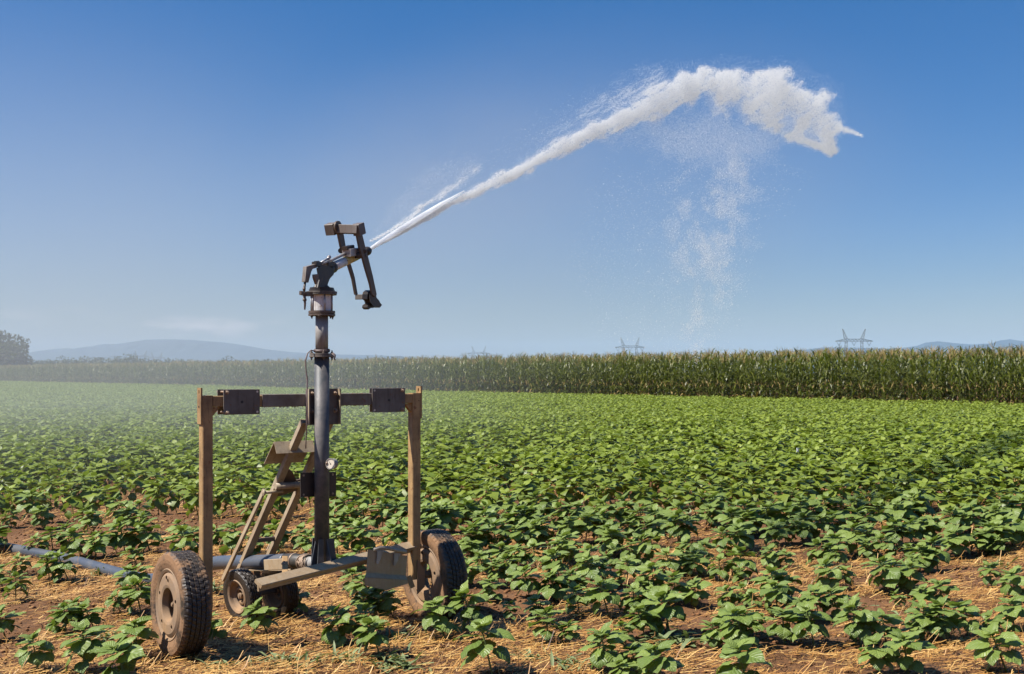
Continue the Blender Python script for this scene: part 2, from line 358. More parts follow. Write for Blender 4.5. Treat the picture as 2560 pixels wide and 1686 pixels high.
# hills
def hills(name, prof, y0, depth, seed, extra=0):
    us = np.array([p[0] for p in prof], float); vs = np.array([p[1] for p in prof], float)
    U = np.linspace(us[0], us[-1], 220); hh = np.interp(U, us, (HV - vs)) / F * y0 + H
    rows = np.linspace(-1, 1, 25); V = []
    for r in rows:
        yy = y0 + r * depth; k = math.cos(r * math.pi / 2) ** 1.3
        n = fbm(U / 22 + seed, np.full_like(U, r * 3.0), 4, seed)
        z = hh * k * (1 if abs(r) < 1e-6 else (0.78 + 0.30 * n)) - 2
        V.append(np.stack([(U - CU) / F * y0, np.full_like(U, yy), z], -1))
    V = np.concatenate(V); i = np.arange(len(V)).reshape(len(rows), len(U))
    Fh = np.stack([i[:-1, :-1], i[:-1, 1:], i[1:, 1:], i[1:, :-1]], -1).reshape(-1, 4)
    o = link(name, big_mesh(name, V, Fh, M['hill'], smooth=True), None); tag(o, kind='structure')
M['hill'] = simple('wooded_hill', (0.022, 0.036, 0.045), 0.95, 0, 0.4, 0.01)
hills('hills', [(-500, 905), (-200, 900), (0, 893), (60, 888), (121, 874), (166, 870), (194, 873), (257, 860), (290, 860), (333, 854), (363, 849), (420, 848), (484, 850), (560, 856), (605, 862), (665, 873), (720, 879), (800, 885), (940, 888), (1050, 893), (1300, 905)], 9000, 1500, 5)
hills('hills', [(1500, 905), (1800, 888), (1960, 880), (2021, 873), (2057, 868), (2140, 869), (2213, 871), (2262, 869), (2293, 864), (2315, 856), (2346, 853), (2391, 858), (2430, 861), (2480, 858), (2498, 851), (2525, 848), (2560, 853), (2650, 858), (2900, 875), (3200, 900)], 8200, 1200, 11)

# ------------------------------------------------------------------ leaf and plant generators
def leaf_grid(L, W, nl, nw, fold, droop, curl, r, heart=True):
    """leaf in local frame: grows along +x, width along y, up z. returns verts, uv, faces"""
    t = np.linspace(0, 1, nl + 1)
    if heart: w = (np.sin(np.pi * np.clip(t, 0, 1) ** 0.60)) ** 0.72 * (1 - 0.18 * t); w[0] = 0.30; w[-1] = 0.015
    else: w = np.sin(np.pi * (0.08 + 0.92 * t)) ** 0.6 * (1 - 0.5 * t); w[-1] = 0.02
    s = np.linspace(-1, 1, nw + 1); T, S = np.meshgrid(t, s, indexing='ij'); Wd = w[:, None] * W / 2
    jag = 1 + 0.07 * r.standard_normal(T.shape) * (np.abs(S) > 0.9)
    y = S * Wd * jag
    ang = droop * T ** 1.4; dl = L / nl
    a1 = droop * t ** 1.2
    xx = np.concatenate([[0], np.cumsum(np.cos(a1[1:]) * dl)]); zz = -np.concatenate([[0], np.cumsum(np.sin(a1[1:]) * dl)])
    x = xx[:, None] - 0.12 * L * (S ** 2) * np.exp(-((T - 0.08) / 0.12) ** 2) + 0 * S
    z = zz[:, None] + np.abs(y) * math.tan(fold) - curl * y * y / (W * 0.5) * 1.2 + r.uniform(-1, 1) * 0.04 * L * np.sin(T * 9 + S * 3) + 0.020 * L * r.standard_normal(T.shape) * (np.abs(S) > 0.5)
    V = np.stack([x, y, z], -1).reshape(-1, 3); UV = np.stack([S, T], -1).reshape(-1, 2)
    i = np.arange(V.shape[0]).reshape(nl + 1, nw + 1)
    Fq = np.stack([i[:-1, :-1], i[1:, :-1], i[1:, 1:], i[:-1, 1:]], -1).reshape(-1, 4)
    return V, UV, Fq
def place(V, base, az, el, roll):
    ca, sa = math.cos(az), math.sin(az); ce, se = math.cos(el), math.sin(el); cr, sr = math.cos(roll), math.sin(roll)
    Rx = np.array([[1, 0, 0], [0, cr, -sr], [0, sr, cr]]); Ry = np.array([[ce, 0, -se], [0, 1, 0], [se, 0, ce]]); Rz = np.array([[ca, -sa, 0], [sa, ca, 0], [0, 0, 1]])
    return V @ (Rz @ Ry @ Rx).T + np.array(base)
class Acc:
    def __init__(s): s.V = []; s.U = []; s.F = []; s.T = []; s.n = 0
    def add(s, V, F_, tint, UV=None):
        s.V.append(V); s.F.append(F_ + s.n); s.T.append(np.full(len(V), tint) if np.isscalar(tint) else tint); s.U.append(UV if UV is not None else np.zeros((len(V), 2))); s.n += len(V)
    def arrays(s): return np.concatenate(s.V), np.concatenate(s.F), np.concatenate(s.T), np.concatenate(s.U)
def strip_tube(p0, p1, r0, r1, k=5):
    a = np.array(p0, float); b = np.array(p1, float); d = b - a; d /= np.linalg.norm(d) + 1e-9
    t = np.array([0, 0, 1.0]) if abs(d[2]) < .9 else np.array([1.0, 0, 0]); x = np.cross(d, t); x /= np.linalg.norm(x); y = np.cross(x, d)
    th = np.arange(k) * 2 * math.pi / k; c = np.cos(th)[:, None] * x + np.sin(th)[:, None] * y
    V = np.concatenate([a + c * r0, b + c * r1]); i = np.arange(k); j = (i + 1) % k
    return V, np.stack([i, j, j + k, i + k], -1)
def sunflower(seed, lod, hgt=0.30):
    """a young sunflower: returns leaf arrays and stem arrays. lod 0 near, 1 middle, 2 far"""
    r = np.random.default_rng(seed); A = Acc(); S = Acc()
    nl, nw = [(7, 6), (3, 2), (2, 2)][lod]; lean = r.uniform(-.04, .04, 2)
    def sp(h): return np.array([lean[0] * h / hgt, lean[1] * h / hgt, h])
    S.add(*strip_tube((0, 0, -0.02), sp(hgt * .55), 0.0055, 0.0048, 6 if lod == 0 else 3), 0.5)
    S.add(*strip_tube(sp(hgt * .55), sp(hgt * .96), 0.0048, 0.0035, 6 if lod == 0 else 3), 0.6)
    n = [16, 14, 12][lod] + int(r.integers(0, 3)); az = r.uniform(0, 6.28)
    for i in range(n):
        f = i / (n - 1); az += 2.399 + r.uniform(-.3, .3) if i % 2 == 0 else math.pi + r.uniform(-.25, .25)
        h = hgt * (0.34 + 0.62 * f ** 0.62)
        size = (0.088 + 0.03 * r.random()) * (0.78 + 0.42 * math.sin(math.pi * min(1, 0.12 + 0.60 * f))) * (1.0 if f < 0.70 else 1.0 - 1.0 * (f - 0.70)) * (hgt / 0.28) ** 0.6
        el = (-0.55 + 1.0 * f if f < .45 else -0.10 + 1.55 * (f - .45)) + r.uniform(-.25, .25); pl = (0.056 - 0.040 * f) * (hgt / 0.28)
        pe = max(el + 0.30, 0.15)
        b = sp(h); e = b + pl * np.array([math.cos(az) * math.cos(pe), math.sin(az) * math.cos(pe), math.sin(pe)])
        if lod < 2: A.add(*strip_tube(b, e, 0.0026, 0.0020, 4 if lod == 0 else 3), 0.8)
        W = size * (0.92 + 0.16 * r.random()) * (1.0 if f < .7 else 0.75)
        if lod == 2: W *= 1.0; size *= .92
        V, UV, Fq = leaf_grid(size * 0.98, W, nl, nw, 0.12 + .2 * f + r.uniform(-.08, .12), r.uniform(0.5, 1.3) * (1.2 - .7 * f), 0.25, r)
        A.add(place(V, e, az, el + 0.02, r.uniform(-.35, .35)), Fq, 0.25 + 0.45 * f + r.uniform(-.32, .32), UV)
    for i in range([5, 3, 2][lod]):     # the bud of small upright leaves
        az += 1.4; V, UV, Fq = leaf_grid(0.045 * (hgt / .28) ** .5, 0.02, max(2, nl // 2), 2, 0.4, 0.4, 0.0, r)
        A.add(place(V, sp(hgt * .95), az, 1.05 + r.uniform(-.2, .15), 0), Fq, 0.9 + r.uniform(-.1, .1), UV)
    return A.arrays(), S.arrays()
def scatter(protos, xs, ys, zs, rots, scs, which, hj=None, lean=0.0):
    """numpy copies of several array protos -> V,F,T,U"""
    outV, outF, outT, outU = [], [], [], []; off = 0
    for k, (V, F_, T, U) in enumerate(protos):
        m = which == k; n = int(m.sum())
        if not n: continue
        c, s = np.cos(rots[m])[:, None], np.sin(rots[m])[:, None]; sc = scs[m][:, None]
        x = (V[None, :, 0] * c - V[None, :, 1] * s) * sc + xs[m][:, None]; y = (V[None, :, 0] * s + V[None, :, 1] * c) * sc + ys[m][:, None]
        hz = sc if hj is None else sc * hj[m][:, None]
        z = V[None, :, 2] * hz + zs[m][:, None]; x = x - V[None, :, 2] * hz * lean * rng.uniform(.2, 1.6, n)[:, None] - 0.25 * lean * 0 ; z = z - (x - xs[m][:, None]) * -lean * .5 * (V[None, :, 2] > .05)
        outV.append(np.stack([x, y, z], -1).reshape(-1, 3))
        outF.append((F_[None] + (np.arange(n) * len(V))[:, None, None] + off).reshape(-1, F_.shape[1]))
        outT.append((T[None] + rng.uniform(-.15, .15, n)[:, None]).ravel()); outU.append(np.tile(U, (n, 1))); off += n * len(V)
    return np.concatenate(outV), np.concatenate(outF), np.concatenate(outT), np.concatenate(outU)

# ------------------------------------------------------------------ sunflowers
MAN = [(104,1391,1.0),(242,1404,1.1),(346,1415,1.0),(124,1459,.95),(174,1461,1.0),(39,1505,.9),(350,1482,1.05),(355,1542,1.1),(16,1598,1.1),(166,1591,.9),(241,1578,.95),(97,1690,.85),(210,1692,1.1),
(324,1718,1.25),(345,1650,1.1),(236,1337,1.1),(369,1342,1.15),(111,1322,1.1),(30,1325,1.0),(674,1589,1.05),(454,1360,1.1),(544,1370,1.1),(546,1598,.8),(756,1541,.8),(643,1392,.9),(855,1615,1.1),
(879,1492,.95),(907,1512,1.0),(951,1545,1.0),(920,1604,.9),(986,1548,1.0),(1113,1602,1.15),(1190,1590,1.15),(950,1650,.9),(60,1440,.8),(8,1478,.9),
(1533,1436,.9),(1629,1418,1.25),(1731,1414,1.1),(1678,1449,1.0),(1750,1442,1.0),(1856,1454,1.1),(1934,1423,1.0),(2054,1418,1.05),(2101,1422,1.0),(2188,1409,1.0),(2224,1412,1.05),(2346,1427,1.25),(2300,1430,1.1),(2440,1387,.9),
(2502,1391,.9),(1522,1547,1.1),(1585,1547,1.05),(1640,1500,1.1),(1674,1590,1.25),(1616,1606,.9),(1750,1520,1.0),(1700,1515,1.0),(1825,1527,.9),(1878,1518,.9),(1945,1549,1.1),(1990,1507,1.2),(2103,1545,1.1),(2080,1480,1.0),(2230,1487,1.25),(2266,1478,1.1),
(1870,1625,1.15),(1829,1602,.9),(1963,1612,1.1),(2037,1620,1.05),(2155,1620,1.2),(2217,1610,1.05),(2333,1612,1.0),(2373,1612,1.1),(2426,1598,1.05),(2308,1521,.9),(2360,1516,1.05),(2542,1505,1.1),(2540,1580,1.05),(2520,1680,1.25),
(2270,1694,1.3),(2205,1700,1.0),(1530,1690,1.1),(1660,1728,1.1),(1874,1730,1.2),(1567,1625,.6),(1232,1694,1.2),(1372,1614,1.1),(1523,1668,.5),(1388,1506,1.1),(1323,1500,1.0),(1496,1480,1.1),(1291,1430,1.05),(1180,1470,1.0),(1240,1510,.9),
(1290,1470,1.0),(1400,1450,1.1),(1440,1500,1.0),(1345,1560,.8),(1450,1540,.9),(1260,1420,1.0),(1340,1425,1.1),(1420,1415,1.1),(1210,1440,.9),(1150,1440,1.0),(1480,1440,1.0),(1570,1470,1.0),(860,1440,.9),(1180,1400,1.0),(900,1430,1.0),(2480,1470,.8),(1800,1460,.9)]
pl = []   # x, y, scale
for u, v, s in MAN:
    p = ground_pt(u, v); pl.append((p.x, p.y, s * 0.70))
man_n = len(pl)
for k in range(man_n):
    if random.random() < .55 and k not in (79, 80, 86, 32, 31, 26, 27, 25, 23, 19, 8, 11, 12, 13, 14) and not (MAN[k][0] < 420 and MAN[k][1] < 1480) and not (300 < MAN[k][0] < 1200 and MAN[k][1] > 1560): pl.append((pl[k][0] + random.choice((-1, 1)) * random.uniform(.09, .16), pl[k][1] + random.uniform(-.12, .12), pl[k][2] * random.uniform(.6, .95)))
sp_q, sp_p = 0.60, 0.175
for iq in range(-40, 330):
    q = iq * sp_q
    ps = np.arange(-260, 40.0, sp_p); ps = ps + rng.uniform(-.06, .06, len(ps)); qq = q + rng.normal(0, 0.035, len(ps))
    x = ps * EF[0] + qq * NF[0]; y = ps * EF[1] + qq * NF[1]
    m = (y > 8.75) & (y < 330) & (x < 0.475 * y + 1.5) & (x > -0.60 * y - 2.0) & (rng.random(len(ps)) < np.where(y < 12, 0.84, 0.95))
    m &= ~((x < -1.7) & (y < 10.9) & (y > 9.5) & (rng.random(len(ps)) < 0.8))       # the bare strip on the left
    for a, b in zip(x[m], y[m]):
        s = 0.86 + 0.30 * min(1, max(0, (b - 9.0) / 5.5)); pl.append((a, b, s * random.uniform(.86, 1.12)))
pl = np.array(pl); man = np.arange(len(pl)) < man_n
order = np.argsort(np.where(man, 0, pl[:, 1]), kind='stable'); pl = pl[order]; man = man[order]
# patchy growth
pl[:, 2] *= 0.9 + 0.22 * fbm(pl[:, 0] * .5, pl[:, 1] * .5, 3, 21)
NIND = 300
NEARV = 14; near_meshes = []
for k in range(NEARV):
    (V, F_, T, U), (V2, F2, T2, U2) = sunflower(100 + k, 0, 0.265 + 0.02 * (k % 3))
    near_meshes.append((big_mesh('sunflower_foliage', V, F_, M['leaf'], T, U, smooth=True), big_mesh('sunflower_stem', V2, F2, M['stem'], T2, U2, smooth=True)))
SPECIAL = {  # hand-placed plants one can point to
 0: "young sunflower growing right against the grey hose, nearest the left edge", 1: "young sunflower right behind the hose, midway between picture edge and muddy wheel", 2: "young sunflower behind the hose, first one left of the muddy wheel top",
 3: "left one of two sunflowers standing in front of the hose", 4: "right one of two sunflowers standing in front of the hose", 6: "sunflower touching the left rim of the big muddy tyre, upper one",
 7: "sunflower touching the left rim of the big muddy tyre, lower one", 8: "sunflower cut by the left picture edge on the straw", 11: "small sunflower in the bottom left corner on straw", 12: "broad sunflower at the bottom edge, second from the left corner",
 13: "large sunflower at the bottom edge in front of the big muddy wheel", 14: "sunflower overlapping the foot of the big muddy wheel", 19: "lone bright sunflower in front of the small wheels of the cart",
 23: "shaded sunflower right behind the small dark wheels", 25: "sunflower on the straw between small wheels and far big wheel", 26: "sunflower just under the bent scraper plate, left one", 27: "sunflower just under the bent scraper plate, right one",
 31: "large sunflower in front of the foot of the far big wheel", 32: "large sunflower right beside the foot of the far big wheel", 86: "sunflower at the bottom edge in the middle of the picture, below the far wheel",
 79: "large sunflower in the bottom right corner", 80: "large sunflower at the bottom edge, next one left of the bottom right corner"}
def zone(u, v):
    if u < 380: return 'sunflowers on the left around the hose', "young sunflower plant on straw near the grey hose"
    if u < 1120: return 'sunflowers around the sprinkler cart', "young sunflower plant standing around or behind the sprinkler cart"
    if v > 1560: return 'sunflowers in the front rows at right', "young sunflower in the sparse front rows right of the cart"
    if v > 1400: return 'sunflowers in the middle rows at right', "young sunflower in the patchy middle rows right of the cart"
    return 'sunflowers at the start of the dense field', "leafy sunflower at the front of the dense green field"
# which of the rest show largest
proj_ok = (pl[:, 1] < 60) & (np.abs(pl[:, 0]) < 0.46 * pl[:, 1])
cand = [i for i in range(len(pl)) if man[i] or proj_ok[i]][:NIND]
taken = np.zeros(len(pl), bool)
for c, i in enumerate(cand):
    x, y, s = pl[i]; taken[i] = True; z = float(gz(np.array([x]), np.array([y]))[0])
    a, b = near_meshes[int(rng.integers(NEARV))]
    e = empty('sunflower_plant', (x, y, z)); e.rotation_euler = (Matrix.Rotation(random.uniform(-.34, -.02), 3, 'Y') @ Matrix.Rotation(random.uniform(-.10, .14), 3, 'X') @ Matrix.Rotation(random.uniform(0, 6.28), 3, 'Z')).to_euler(); e.scale = (s * 1.12, s * 1.12, s * random.uniform(.80, .98))
    for nm, me in (('foliage', a), ('stem', b)):
        o = bpy.data.objects.new(nm, me); COL.objects.link(o); o.parent = e
    u = CU + x / y * F; v = HV + H / y * F; gname, lab = zone(u, v)
    tag(e, SPECIAL.get(i, lab) if man[i] else lab, 'sunflower', gname)
rest = pl[~taken]
pr_mid = [sunflower(300 + k, 1, 0.29) for k in range(10)]; pr_far = [sunflower(500 + k, 2, 0.29) for k in range(8)]
def with_stem(p): 
    (V, F_, T, U), (V2, F2, T2, U2) = p
    return np.concatenate([V, V2]), np.concatenate([F_, F2 + len(V)]), np.concatenate([T, T2]), np.concatenate([U, U2])
pr_mid = [with_stem(p) for p in pr_mid]; pr_far = [p[0] for p in pr_far]
parts = []
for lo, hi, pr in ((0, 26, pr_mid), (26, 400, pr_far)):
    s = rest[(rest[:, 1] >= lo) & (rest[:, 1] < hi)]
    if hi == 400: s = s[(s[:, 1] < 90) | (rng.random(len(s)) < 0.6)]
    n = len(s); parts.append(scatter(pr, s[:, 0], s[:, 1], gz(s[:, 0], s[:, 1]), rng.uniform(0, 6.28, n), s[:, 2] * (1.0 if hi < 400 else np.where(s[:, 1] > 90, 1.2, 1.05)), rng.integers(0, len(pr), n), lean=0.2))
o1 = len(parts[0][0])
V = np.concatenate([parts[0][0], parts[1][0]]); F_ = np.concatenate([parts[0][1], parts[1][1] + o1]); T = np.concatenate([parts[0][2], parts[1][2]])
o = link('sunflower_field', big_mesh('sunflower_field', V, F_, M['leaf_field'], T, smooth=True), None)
tag(o, 'dense green canopy of young sunflowers stretching from the cart to the tall corn', 'sunflower field', kind='stuff')
print('sunflowers', len(pl), 'faces', len(F_))

# ------------------------------------------------------------------ corn
def corn(seed, small=True):
    r = np.random.default_rng(seed); A = Acc(); D = Acc(); hg = 2.15 + r.uniform(-.12, .12); ln = r.uniform(-.05, .05, 2)
    def sp(h): return np.array([ln[0] * h, ln[1] * h, h])
    A.add(*strip_tube(sp(0), sp(hg), 0.016, 0.008, 3), 0.55)
    az = r.uniform(0, 6.28); n = 12
    for i in range(n):
        f = i / (n - 1); h = 0.18 + (hg - 0.30) * f; az += math.pi + r.uniform(-.5, .5)
        L = (0.62 + .12 * r.random()) * (0.62 + 0.55 * math.sin(math.pi * (0.15 + .7 * f))); W = 0.075
        dry = f < 0.16 and r.random() < 0.22
        V, UV, Fq = leaf_grid(L, W, 4, 2 if not small else 1, 0.25, r.uniform(1.3, 2.5) * (1.15 - .45 * f), 0.0, r, heart=False)
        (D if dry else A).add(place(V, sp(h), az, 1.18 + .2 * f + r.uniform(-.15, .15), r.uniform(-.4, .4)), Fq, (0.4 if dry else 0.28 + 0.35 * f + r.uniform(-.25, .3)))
    top = sp(hg)
    for i in range(8):      # tassel
        a = r.uniform(0, 6.28); el = r.uniform(0.75, 1.5); L = 0.24 + .10 * r.random(); e = top + L * np.array([math.cos(a) * math.cos(el), math.sin(a) * math.cos(el), math.sin(el)])
        d = e - top; sdir = np.cross(d, [0.3, 1, 0.1]); sdir = sdir / np.linalg.norm(sdir) * 0.010
        D.add(np.array([top - sdir * .6, top + sdir * .6, e + sdir * .5, e - sdir * .5]), np.array([[0, 1, 2, 3]]), 0.35 + r.uniform(-.3, .4))
    for h in (0.85 + r.uniform(-.1, .1),):      # ear with a dry husk
        a = r.uniform(0, 6.28); b = sp(h); e = b + np.array([math.cos(a) * .09, math.sin(a) * .09, .22]); Vt, Ft = strip_tube(b, e, 0.028, 0.010, 4); D.add(Vt, Ft, 0.6)
    return A.arrays(), D.arrays()
PE = 40.55
cps = []
for row in range(11):
    p = PE + row * 0.72; qs = np.arange(6.0, 262, 0.20 if row < 3 else 0.27)
    if row > 4: qs = qs[qs < 190]
    qs = qs + rng.uniform(-.05, .05, len(qs)); pp = p + rng.normal(0, .05, len(qs))
    cps.append(np.stack([pp * EF[0] + qs * NF[0], pp * EF[1] + qs * NF[1], np.full(len(qs), row), qs], -1))
cps = np.concatenate(cps); cps = cps[np.abs(cps[:, 0]) < 0.60 * cps[:, 1] + 3]
cprot = [corn(700 + k) for k in range(12)]
front = np.where((cps[:, 2] == 0) & (np.abs(cps[:, 0]) < 0.455 * cps[:, 1]))[0]; front = front[np.argsort(cps[front, 1])][:300]
cm_meshes = []
for A_, D_ in cprot:
    V = np.concatenate([A_[0], D_[0]]); F_ = np.concatenate([A_[1], D_[1] + len(A_[0])]); T = np.concatenate([A_[2], D_[2]])
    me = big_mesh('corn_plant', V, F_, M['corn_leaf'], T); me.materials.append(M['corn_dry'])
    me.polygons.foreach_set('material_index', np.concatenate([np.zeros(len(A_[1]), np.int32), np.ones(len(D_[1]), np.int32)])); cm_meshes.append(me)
for i in front:
    x, y = cps[i, :2]; o = bpy.data.objects.new('corn_plant', cm_meshes[int(rng.integers(12))]); COL.objects.link(o)
    o.location = (x, y, 0); s = random.uniform(.90, 1.06); o.rotation_euler = (random.uniform(-.07, .07), random.uniform(-.07, .07), random.uniform(0, 6.28)); o.scale = (s, s, s * random.uniform(.95, 1.05))
    tag(o, "tall tasselled corn plant in the front row at the right of the corn edge", 'corn plant', 'corn plants along the front edge of the field')
keep = np.ones(len(cps), bool); keep[front] = False; s = cps[keep]; n = len(s)
wh = rng.integers(0, 12, n); rot = rng.uniform(0, 6.28, n); sc = rng.uniform(.91, 1.06, n) * (0.96 + 0.09 * fbm(s[:, 3] * .25, s[:, 2] * .5, 3, 4)); z0 = np.zeros(n)
far = s[:, 1] > 75
G = [scatter([c[j] for c in cprot], s[:, 0], s[:, 1], z0, rot, sc, wh) for j in (0, 1)]
V = np.concatenate([G[0][0], G[1][0]]); F_ = np.concatenate([G[0][1], G[1][1] + len(G[0][0])]); T = np.concatenate([G[0][2], G[1][2]])
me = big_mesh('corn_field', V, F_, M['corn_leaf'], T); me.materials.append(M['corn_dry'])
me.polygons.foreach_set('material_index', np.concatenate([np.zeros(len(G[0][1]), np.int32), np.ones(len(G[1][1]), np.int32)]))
o = link('corn_field', me, None); tag(o, 'long dark green wall of tall corn with tan tassels behind the sunflowers', 'corn field', kind='stuff')
print('corn', n, 'faces', len(F_))

# ------------------------------------------------------------------ straw, clods, weeds
def straw(n, seed, dlo, dhi, lmin, lmax, wd):
    r = np.random.default_rng(seed); d = np.sqrt(r.uniform(dlo ** 2, dhi ** 2, n)); x = r.uniform(-.52, .52, n) * d
    dens = fbm(x * 1.4, d * 1.4, 3, 31); k = (dens * .6 + .4 * fbm(x * 5, d * 5, 3, 37) + r.uniform(-.10, .10, n)) > 0.492; x, d = x[k], d[k]; n = len(x)
    a = r.normal(0.6, 1.1, n); L = r.uniform(lmin, lmax, n) * r.uniform(.4, 1, n); w = wd * r.uniform(.6, 1.3, n); bend = r.normal(0, .25, n); tilt = np.abs(r.normal(0, .14, n)) + (r.random(n) < .05) * r.uniform(.3, 1.0, n)
    z = gz(x, d) + 0.006 + r.random(n) * 0.022
    pts = []
    for t in (-.5, 0, .5):
        aa = a + bend * t * 2; px = x + np.cos(aa) * L * t * np.cos(tilt); py = d + np.sin(aa) * L * t * np.cos(tilt); pz = z + (t + .5) * L * np.sin(tilt)
        for s in (-.5, .5): pts.append(np.stack([px - np.sin(aa) * w * s, py + np.cos(aa) * w * s, pz + (0.35 * w if s > 0 else 0)], -1))
    V = np.stack(pts, 1).reshape(-1, 3); b = (np.arange(n) * 6)[:, None, None]
    F_ = (np.array([[0, 2, 3, 1], [2, 4, 5, 3]])[None] + b).reshape(-1, 4)
    return V, F_, np.repeat(np.clip(r.normal(.55, .28, n), 0, 1), 6)
S1 = straw(80000, 5, 4.7, 9.5, 0.04, 0.16, 0.0034); S2 = straw(60000, 6, 9.0, 17, 0.06, 0.2, 0.006)
V = np.concatenate([S1[0], S2[0]]); F_ = np.concatenate([S1[1], S2[1] + len(S1[0])]); T = np.concatenate([S1[2], S2[2]])
o = link('straw', big_mesh('straw', V, F_, M['straw'], T), None); tag(o, 'loose golden straw stubble littering the reddish soil', 'straw', kind='stuff')
n = 26000; d = np.sqrt(rng.uniform(4.7 ** 2, 12 ** 2, n)); x = rng.uniform(-.5, .5, n) * d; sz = 0.004 + 0.016 * rng.random(n) ** 3
octv = np.array([[1, 0, 0], [0, 1, 0], [-1, 0, 0], [0, -1, 0], [0, 0, .7], [0, 0, -.7]], float); octf = np.array([[0, 1, 4], [1, 2, 4], [2, 3, 4], [3, 0, 4], [1, 0, 5], [2, 1, 5], [3, 2, 5], [0, 3, 5]])
V = (octv[None] * rng.uniform(.7, 1.3, (n, 6, 1)) * sz[:, None, None] + np.stack([x, d, gz(x, d) + sz * .3], -1)[:, None]).reshape(-1, 3)
o = link('soil_clods', big_mesh('soil_clods', V, (octf[None] + (np.arange(n) * 6)[:, None, None]).reshape(-1, 3), M['clod']), None)
tag(o, 'crumbled reddish soil clods scattered over the ground', 'soil clods', kind='stuff')

def weed(seed, m, name, n=34, L=0.07, w=0.011):
    r = np.random.default_rng(seed); A = Acc()
    for i in range(n):
        V, UV, Fq = leaf_grid(L * r.uniform(.5, 1.2), w * r.uniform(.7, 1.6), 3, 2, .3, r.uniform(.2, 1.2), 0, r, False)
        A.add(place(V, (r.normal(0, .03), r.normal(0, .03), 0.004), r.uniform(0, 6.28), r.uniform(.15, 1.1), 0), Fq, r.uniform(0, 1), UV)
    V, F_, T, U = A.arrays(); return big_mesh(name, V, F_, m, T, U)
wm = [weed(k, M['weed'], 'weed_tuft') for k in range(5)]
for k, (u, v, s) in enumerate([(960, 1662, 1.3), (1010, 1668, 1.2), (985, 1602, 1.2), (855, 1655, 1.1), (760, 1665, 1.2), (560, 1672, 1.1), (690, 1660, 1.0), (245, 1440, 1.0), (270, 1600, 1.0), (1690, 1608, 1.6), (1655, 1612, 1.4), (1585, 1412, 1.3),
                               (2115, 1520, 1.2), (2495, 1420, 1.3), (2300, 1545, 1.1), (2060, 1440, 1.2), (1420, 1670, 1.1), (540, 1475, 1.1), (1330, 1650, 1.0), (1990, 1585, 1.0)]):
    p = ground_pt(u, v); o = bpy.data.objects.new('weed_tuft', wm[k % 5]); COL.objects.link(o); o.location = (p.x, p.y, float(gz(np.array([p.x]), np.array([p.y]))[0])); s *= 1.35; o.scale = (s, s, s); o.rotation_euler = (0, 0, k)
    tag(o, "small grey-green weed tuft sprouting between straw", 'weed', 'weed tufts on the straw')
p = ground_pt(1537, 1587); o = link('wilted_weed', weed(77, M['yellow_leaf'], 'wilted_weed', 34, .06, .012), None); o.location = (p.x, p.y, 0.0); tag(o, 'small bright yellow wilted weed lying on the straw', 'weed')

# ------------------------------------------------------------------ far trees
def crown(A, c, rx, ry, rz, n, leafs, r):
    nb = max(5, n // 90); blobs = [(r.normal(0, .42, 3), r.uniform(.34, .6)) for _ in range(nb)]
    for k in range(n):
        bc, br = blobs[k % nb]; v = r.normal(0, 1, 3); v /= np.linalg.norm(v); pos = bc + v * br * r.uniform(.55, 1.0) ** .5
        pos = np.array([pos[0] * rx, pos[1] * ry, pos[2] * rz]) + c; s = leafs * r.uniform(.5, 1.3)
        a, b = r.normal(0, 1, 3), r.normal(0, 1, 3); a /= np.linalg.norm(a); b -= a * a.dot(b); b /= np.linalg.norm(b)
        A.add(np.array([pos - a * s, pos + b * s * .7, pos + a * s, pos - b * s * .7]), np.array([[0, 1, 2, 3]]), r.uniform(0, 1))
def tree(u, vtop, d, w, label, n=2600, leafs=.28, seed=1):
    r = np.random.default_rng(seed); ht = H + (HV - vtop) * d / F; x = (u - CU) * d / F; e = empty('tree', (x, d, 0)); tag(e, label, 'tree')
    A = Acc(); crown(A, np.array([x, d, ht * .60]), w / 2, w / 2, ht * .40, n, leafs, r); V, F_, T, U = A.arrays(); link('crown', big_mesh('crown', V, F_, M['tree_leaf'], T), None, e)
    mb = MB(); mb.tube([(x, d, 0), (x + .1, d, ht * .3), (x, d, ht * .7)], [.32, .24, .08], 8)
    for k in range(6):
        a = k * 1.05; mb.tube([(x, d, ht * (.25 + .05 * k)), (x + math.cos(a) * w * .3, d + math.sin(a) * w * .3, ht * (.5 + .05 * k))], [.12, .04], 6)
    mb.build('trunk', M['bark'], e)
tree(6, 842, 215, 8.0, 'tall rounded tree at the left edge beyond the corn', 4200, .30, 3)
tree(56, 880, 218, 3.6, 'small bush-like tree right of the tall edge tree', 1200, .25, 8)
A = Acc(); r = np.random.default_rng(12)
for k in range(230):
    u = r.uniform(-120, 980); base = 899 + 2.5 * math.sin(u / 60) + r.uniform(-3, 3); 
    if u > 440: base += 6
    if u > 620: base += 4
    if 290 < u < 345: base -= 4
    if u > 840: base += 3
    d = r.uniform(560, 700); ht = max(3.5, H + (HV - base) * d / F); x = (u - CU) * d / F
    crown(A, np.array([x, d, ht * .55]), ht * .85, ht * .5, ht * .45, 260, .5, r)
V, F_, T, U = A.arrays(); o = link('treeline', big_mesh('treeline', V, F_, M['tree_leaf'], T), None); tag(o, 'far low line of dark trees above the corn on the left', 'treeline', kind='stuff')

